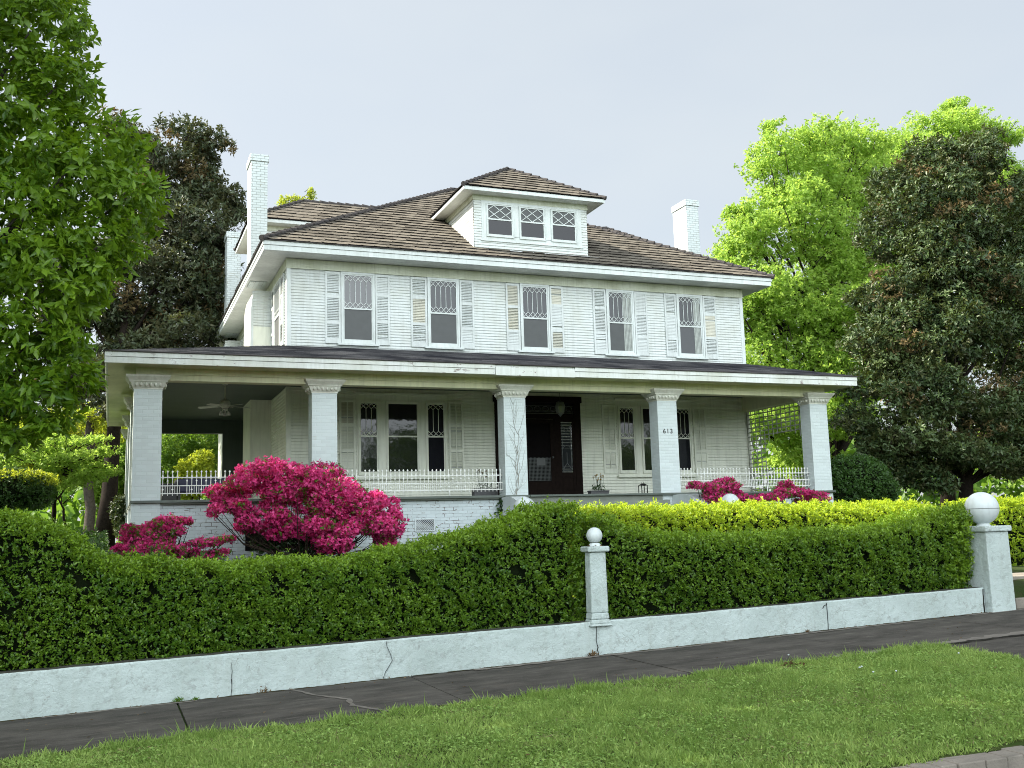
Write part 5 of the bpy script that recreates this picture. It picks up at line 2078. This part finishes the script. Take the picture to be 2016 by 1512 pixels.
# ------------------------------------------------------------------ trees
def tree(name, label, base, top, r0, clumps, n, k, L, W, mat, bark, seed, lo=.4, up=.3, droop=0., spread=(35, 80), group=None, per=1, nt=0, tints=.14, wob=.18, ws=1.5, keep=None, wig=.12, cat='tree', r1=.25, hmin=.12, split=None):
    t = thing(name, label, cat, base, group)
    mb = MB()
    r = np.random.default_rng(seed)
    limbs(mb, base, top, r0, clumps, r, per, wig, r1=r1, hmin=hmin)
    if split:
        clumps = split_clumps(clumps, split[0], split[1], r)
    o, p = crown('crown', t, clumps, n, k, L, W, mat, lo, up, droop, spread, tints, seed, wob, ws, keep)
    if nt:
        c0 = np.mean([c for c, e in clumps], 0)
        twigs(mb, p, c0, .012+r0*.04, r, nt, max(.5, r0*2.5))
    mb.build('trunk', bark, t, True)
    return t

# near shade tree on the left, its crown hanging into the frame
nc = [cl(60, 60, 15.2, 1.0, 1.2, .9), cl(-60, -60, 15.6, 1.4, 1.6, 1.2), cl(110, 170, 15.0, .62, .8, .5), cl(40, 250, 15.2, .9, 1.1, .7), cl(215, 285, 15.0, .62, .8, .55), cl(250, 390, 14.8, .62, .9, .50),
      cl(130, 340, 14.6, .8, .9, .6), cl(30, 430, 14.6, .9, 1.0, .7), cl(200, 480, 14.6, .68, .9, .5), cl(100, 540, 14.4, .8, .9, .6), cl(170, 570, 14.6, .42, .7, .36), cl(40, 650, 14.4, .75, .9, .55),
      cl(110, 670, 14.4, .52, .7, .40), cl(145, 740, 14.3, .36, .6, .26), cl(60, 780, 14.3, .62, .8, .42), cl(90, 840, 14.3, .38, .6, .22), cl(0, 850, 14.4, .5, .7, .3), cl(-90, 400, 15.2, 1.3, 1.6, 1.4), cl(-100, 700, 15.0, 1.1, 1.4, 1.0),
      cl(-220, 100, 16.2, 1.8, 2.0, 1.8), cl(-250, 520, 15.6, 1.8, 2.0, 1.5), cl(-150, -250, 16.5, 2.0, 2.2, 1.6), cl(20, -150, 16.0, 1.3, 1.6, 1.0), cl(-420, 300, 15.6, 1.8, 2, 2.2), cl(-350, -250, 16.5, 2.0, 2.2, 1.8), cl(-300, -520, 17.0, 2.0, 2.3, 1.6), ((-3.4, 12.6, 10.6), (1.7, 1.7, 1.2)), ((-5.8, 12.4, 10.2), (1.9, 1.8, 1.3)), ((-8.4, 12.8, 9.4), (1.9, 1.8, 1.4)), ((-3.6, 14.6, 12.0), (1.9, 1.8, 1.2)), ((-6.4, 17.6, 10.4), (2.0, 1.9, 1.4)), ((-9, 15.4, 9.8), (2.0, 1.9, 1.5)), ((-4.2, 17.6, 12.0), (1.9, 1.8, 1.2)), ((-10.5, 13, 8.4), (1.8, 1.8, 1.4)), ((-12.0, 13.0, 9.6), (2, 2, 1.6)), ((-11.6, 15.6, 10.2), (2, 2, 1.5)), ((-9.4, 13.6, 7.2), (1.8, 1.8, 1.4)), ((-12.6, 14.8, 8.0), (1.9, 1.9, 1.5)), ((-5.2, 14.8, 11.0), (2, 1.8, 1.2)), ((-7.4, 15.0, 10.2), (2, 1.8, 1.2)), ((-3.0, 15.6, 10.6), (1.6, 1.6, 1.1)), ((-4.6, 13.6, 9.6), (1.6, 1.4, 1.0)), cl(-60, -400, 17.0, 1.7, 2.2, 1.3)]
tree('shade_tree', 'broad leaved green tree hanging into the picture at the upper left, nearest the street', (-4.3, 15.6, .7), tuple(P(-200, -100, 16.0)), .24, nc, 23000, 9, .165, .068, M['near_leaf'], M['bark_grey'], 101, .5, .15, .42, (45, 90), per=1, nt=120, tints=.10, wob=.16, ws=2.2)
# old magnolia behind the left corner, leaning dark trunk
YM = 37.5
mc = [cl(330, 290, YM, 1.3, 1.4, .8), cl(420, 280, YM, .75, 1.0, .75), cl(250, 260, YM, .8, 1, .6), cl(400, 370, YM, 1.1, 1.3, 1.0), cl(450, 410, YM, .6, .9, .7), cl(300, 380, YM, 1.2, 1.5, 1.1), cl(350, 470, YM, 1.5, 1.8, 1.2), cl(440, 480, YM, .6, .9, .6),
      cl(260, 490, YM, 1.2, 1.4, 1.2), cl(400, 560, YM, 1.2, 1.5, 1.1), cl(300, 580, YM, 1.5, 1.8, 1.2), cl(230, 640, YM, 1.2, 1.4, 1.1), cl(360, 650, YM, 1.5, 1.5, 1.0), cl(430, 640, YM, .9, 1.1, .9), cl(190, 740, YM-1, .8, 1.3, .9), cl(215, 800, YM-2, .5, .9, .45), cl(150, 560, YM, 1.4, 1.5, 1.5), cl(130, 760, YM, 1.2, 1.4, .9),
      cl(290, 690, YM, 1.3, 1.4, .8)]
bm = P(205, 1012, 36.5)
mag_old = tree('old_magnolia', 'tall dark brownish evergreen on a leaning trunk behind the left porch corner', (bm[0], bm[1], 1.45), tuple(P(268, 420, YM)), .30, mc, 12000, 8, .20, .08, M['magL_leaf'], M['bark'], 107, .35, .35, .05, (35, 85), nt=220, tints=.10, wob=.3, ws=1.7, wig=.05, r1=.3, hmin=.45, split=(6, .74))
# slim trunks and a low branching tree in the left background
bt = P(178, 1000, 40)
tree('slim_tree', 'slim grey trunk behind the leaning trunk, left of the porch', (bt[0], bt[1], 1.5), tuple(P(180, 820, 40)), .20, [cl(150, 830, 41, 1.3, 1.4, .8), cl(210, 840, 41, 1.2, 1.4, .7), cl(60, 850, 41, 1.2, 1.4, .7)], 900, 6, .16, .07, M['yel_leaf'], M['bark_grey'], 111, r1=.75, nt=30)
bt = P(120, 985, 30)
tree('crooked_tree', 'low crooked many branched tree with light leaves behind the clipped shrub at left', (bt[0], bt[1], 1.5), tuple(P(125, 945, 30)), .05,
     [cl(90, 890, 30, 1.0, 1.2, .45), cl(150, 880, 30, 1.0, 1.2, .5), cl(185, 915, 30, .6, 1.0, .45), cl(120, 925, 30, .8, .9, .4), cl(40, 880, 30, 1.0, 1.2, .5), cl(165, 945, 30, .5, .8, .3), cl(110, 955, 30.5, .5, .8, .25)], 2600, 6, .10, .05, M['lime_leaf'], M['bark'], 113, .1, per=2, nt=200, wig=.5, split=(8, .5), wob=.3)
# sunlit wood behind the left garden
for i, (px, py, Y, rx, rz, kind) in enumerate([(20, 880, 47, 2.2, 1.1, 0), (110, 870, 50, 2.2, 1.2, 1), (200, 880, 52, 1.8, 1.5, 0), (255, 890, 48, 1.2, 1.9, 1), (-90, 860, 45, 2.5, 1.5, 1), (330, 850, 58, 2.4, 1.7, 0), (440, 880, 60, 2.4, 1.5, 1)]):
    c0 = P(px, py, Y)
    cs = [(c0, (rx, rx, rz)), (c0+np.array([rx*.5, 0, rz*.5]), (rx*.7, rx*.7, rz*.7)), (c0+np.array([-rx*.6, 0, -rz*.4]), (rx*.7, rx*.7, rz*.7)), (c0+np.array([.2, -.3, -rz*.9]), (rx*.8, rx*.7, rz*.6))]
    cs = split_clumps(cs, 5, .62, np.random.default_rng(300+i))
    lab = ['yellow green sunlit tree in the left background, at the picture edge', 'bright green sunlit tree in the left background, above the crooked tree', 'yellow green sunlit tree in the left background, beside the leaning trunk', 'bright green tree between the leaning trunk and the leftmost column',
           'green tree in the left background, mostly out of view', 'yellow green tree far behind the open end of the porch', 'green tree far behind the house, beside the sunlit rear chimney'][i]
    tree('background_tree', lab, (c0[0], c0[1], 1.6), tuple(c0+np.array([0, 0, .5])), .13, cs, 3600, 6, .20, .10, M['yel_leaf'] if kind == 0 else M['lime_leaf'], M['bark'], 120+i, .3, group='sunlit trees in the left background', nt=30)
# a tree rising far behind the roof
c0 = P(600, 400, 62)
tree('distant_tree', 'thin pale green treetop peeking over the rear roof ridge', (c0[0], 62, 1.6), tuple(P(612, 385, 62)), .2,
     [cl(612, 383, 62, .35, .4, .6), cl(585, 395, 62, .6, .6, .35), cl(560, 400, 62, .5, .6, .5), cl(620, 410, 62, .6, .7, .6)], 420, 6, .16, .07, M['yel_leaf'], M['bark'], 131, .2, nt=40)

# lime green tree behind the right of the house
YL = 40
lc = [cl(1500, 560, YL, 1.7, 2.0, 1.6), cl(1480, 470, YL, 1.2, 1.5, 1.0), cl(1540, 420, YL, 1.7, 2.2, 1.5), cl(1525, 330, YL, 1.3, 1.6, 1.2), cl(1600, 290, YL, 1.6, 2.0, 1.1), cl(1680, 280, YL, 1.8, 2, 1.0), cl(1620, 380, YL, 2.0, 2.5, 1.7), cl(1700, 380, YL+1, 2.2, 2.5, 1.8),
      cl(1600, 500, YL, 2.0, 2.3, 1.7), cl(1680, 500, YL, 2.0, 2.3, 1.7), cl(1560, 620, YL, 2.0, 2.2, 1.7), cl(1640, 620, YL-1, 2.2, 2.4, 1.7), cl(1480, 640, YL, 1.0, 1.5, 1.5), cl(1500, 720, YL, 1.4, 1.7, 1.5), cl(1600, 720, YL-1, 2.0, 2.0, 1.5), cl(1700, 620, YL, 2.0, 2.3, 1.8), cl(1690, 740, YL-1, 2.0, 2.0, 1.4),
      cl(1450, 520, YL, .7, 1, .5), cl(1520, 260, YL, .5, .8, .55), cl(1450, 420, YL, .6, .9, .5), cl(1650, 810, YL-3, 1.6, 1.6, 1.3), cl(1560, 820, YL-3, 1.8, 1.6, 1.3), cl(1480, 820, YL-3, 1.6, 1.6, 1.2), cl(1445, 480, YL, 1.0, 1.4, .9), cl(1465, 580, YL, 1.2, 1.5, 1.0), cl(1440, 600, YL, .8, 1.2, .7), cl(1750, 700, YL, 2, 2, 2), cl(1740, 560, YL, 2, 2, 2), cl(1600, 900, YL-3, 1.8, 1.6, 1.2)]
bl2 = P(1640, 960, YL)
tree('lime_tree', 'big airy lime green tree in fresh spring leaf behind the right side of the house', (bl2[0], YL, 1.6), tuple(P(1630, 330, YL)), .38, lc, 40000, 7, .19, .095, M['lime_leaf'], M['bark'], 141, .10, .25, .1, (35, 85), per=2, nt=400, tints=.07, wob=.3, ws=1.1, split=(9, .74))
YL2 = 47
lc2 = [cl(1780, 290, YL2, 2.2, 2.4, 1.3), cl(1860, 260, YL2, 2.0, 2.4, 1.1), cl(1920, 250, YL2, 1.8, 2, .9), cl(1985, 270, YL2, 1.2, 1.6, .6), cl(1875, 210, YL2, .8, 1, .6), cl(1760, 380, YL2, 2.5, 2.5, 2.0), cl(1880, 350, YL2, 2.6, 2.6, 1.8), cl(1990, 350, YL2, 1.8, 2, 1.6), cl(2040, 450, YL2, 2.2, 2.4, 2.5), cl(1780, 500, YL2, 2.5, 2.5, 2.0), cl(2040, 650, YL2, 2.4, 2.4, 3), cl(1740, 640, YL2, 2.4, 2.4, 2), cl(2030, 850, YL2-6, 2.2, 2.2, 2)]
bl3 = P(1860, 960, YL2)
tree('lime_tree', 'feathery light green tree whose top rises behind the dark magnolia at the right', (bl3[0], YL2, 1.6), tuple(P(1860, 300, YL2)), .38, lc2, 20000, 7, .22, .105, M['lime_leaf'], M['bark'], 143, .10, .3, .1, (35, 85), per=1, nt=260, tints=.07, wob=.3, ws=1.1, split=(8, .70))
# dark magnolia on the right
YG = 27.5
gc = [cl(1885, 430, YG-1.4, 1.2, .9, .9), cl(1900, 540, YG-1.6, 1.2, .9, .9), cl(1880, 620, YG-1.8, 1.2, .9, .9), cl(1870, 320, YG, 1.3, 1.5, .9), cl(1930, 310, YG, 1.2, 1.4, .8), cl(1790, 350, YG, .9, 1.2, .8), cl(1960, 370, YG, 1.0, 1.5, 1.0), cl(1850, 420, YG, 1.7, 2.0, 1.3), cl(1760, 440, YG, 1.1, 1.5, 1.0), cl(1940, 470, YG, 1.5, 1.8, 1.2), cl(1830, 530, YG-.5, 1.6, 1.9, 1.2), cl(1750, 560, YG, 1.0, 1.4, .9),
      cl(1910, 580, YG-.5, 1.7, 2.0, 1.3), cl(1990, 560, YG, 1.4, 1.6, 1.3), cl(1800, 640, YG-.5, 1.7, 1.9, 1.2), cl(1740, 690, YG-.3, 1.1, 1.4, 1.0), cl(1890, 690, YG-.8, 1.8, 2.0, 1.2), cl(1990, 680, YG-.5, 1.7, 2, 1.4), cl(1760, 760, YG-.5, 1.4, 1.6, 1.1), cl(1850, 790, YG-.8, 1.7, 1.9, 1.1), cl(1950, 790, YG-.8, 1.8, 2, 1.2),
      cl(1740, 850, YG-.5, 1.2, 1.4, .9), cl(1800, 880, YG-.7, 1.5, 1.6, .9), cl(1890, 880, YG-.8, 1.7, 1.8, .8), cl(2010, 870, YG-.8, 1.6, 1.8, 1.0), cl(1730, 920, YG-.4, 1.0, 1.2, .7), cl(1810, 935, YG-.5, 1.0, 1.2, .55), cl(2040, 390, YG, 1.2, 1.6, 1.2), cl(2080, 500, YG, 1.7, 1.8, 2.2), cl(1840, 300, YG, .7, .9, .5), cl(1860, 490, YG-.4, 1.7, 1.8, 1.0), cl(1970, 500, YG-.3, 1.5, 1.7, 1.0), cl(1795, 500, YG-.3, 1.0, 1.4, .9), cl(1850, 720, YG-1.2, 1.6, 1.4, 1.0), cl(1960, 860, YG-1.0, 1.6, 1.5, .9), cl(1765, 345, YG, .6, .8, .5), cl(2090, 750, YG, 1.8, 2, 2.0), cl(1725, 620, YG, .6, .9, .6), cl(1690, 830, YG, .5, .9, .5)]
bg_ = P(1895, 985, YG)
mag = tree('magnolia_tree', 'massive dark glossy magnolia with rusty leaf undersides at the right', (bg_[0], YG, 1.3), tuple(P(1890, 420, YG+.6)), .24, gc, 29000, 8, .175, .075, M['mag_leaf'], M['bark'], 151, .35, .35, .08, (35, 85), per=1, nt=120, tints=.10, wob=.22, ws=1.6, split=(6, .66))
# last year's leaves turning rusty among the dark ones
r = np.random.default_rng(400)
crown('rusty_foliage', mag, split_clumps([q for q in gc if r.uniform() < .5], 2, .5, r), 1500, 6, .165, .07, M['rusty'], .75, .3, .1, (35, 85), .15, 401)
crown('rusty_foliage', mag_old, split_clumps([q for q in mc if r.uniform() < .6], 2, .5, r), 900, 6, .19, .075, M['rusty'], .7, .3, .1, (35, 85), .15, 402)
# shade trees of the garden beyond the left of the frame
for i, (x, y, s) in enumerate([(-9.5, 23.5, 1.0), (-6.8, 11.2, 1.0)]):
    cs = [((x+dx*s, y+dy*s, 1.0+dz*s), (2.3*s, 2.3*s, 1.8*s)) for dx, dy, dz in ((0, 0, 11.5), (1.8, .5, 9.5), (-1.8, -.4, 9.6), (.3, -1.9, 8.6), (-.4, 1.9, 8.8), (1.5, -1.2, 6.6), (-1.5, 1.2, 6.8), (1.2, 1.6, 6.9), (-1, -1.6, 6.5), (.8, -.3, 4.9))]
    tree('garden_tree', ['tall green shade tree in the side garden beyond the left edge of the picture', 'tall green street side tree beyond the left edge of the picture'][i], (x, y, .8), (x, y, 10*s), .25, cs, 2200, 7, .26, .13, M['near_leaf'], M['bark_grey'], 161+i, .45, .2, .2)
# far wood closing the horizon
def far_wood():
    r = np.random.default_rng(200)
    n = 60000
    a = r.uniform(-3.14, 3.14, n)
    R = np.where(np.abs(a) > 1.5, 58, 95)+r.normal(size=n)*5
    x, y = R*np.sin(a), R*np.cos(a)
    hmax = 8.5+3.0*np.sin(a*13)+2.2*np.sin(a*31+1)
    z = 1.0+hmax*r.uniform(0, 1, n)**.8
    p = np.stack([x, y, z], 1)
    k = r.normal(size=(n, 3))*.6+np.array([0, -.6, .4])
    leaves('far_wood', p, r.normal(size=(n, 3)), k, 1.1, .7, .55+.3*lump(p, .25, 2)+r.normal(size=n)*.15, M['mid_leaf'], None, 'stuff')
far_wood()
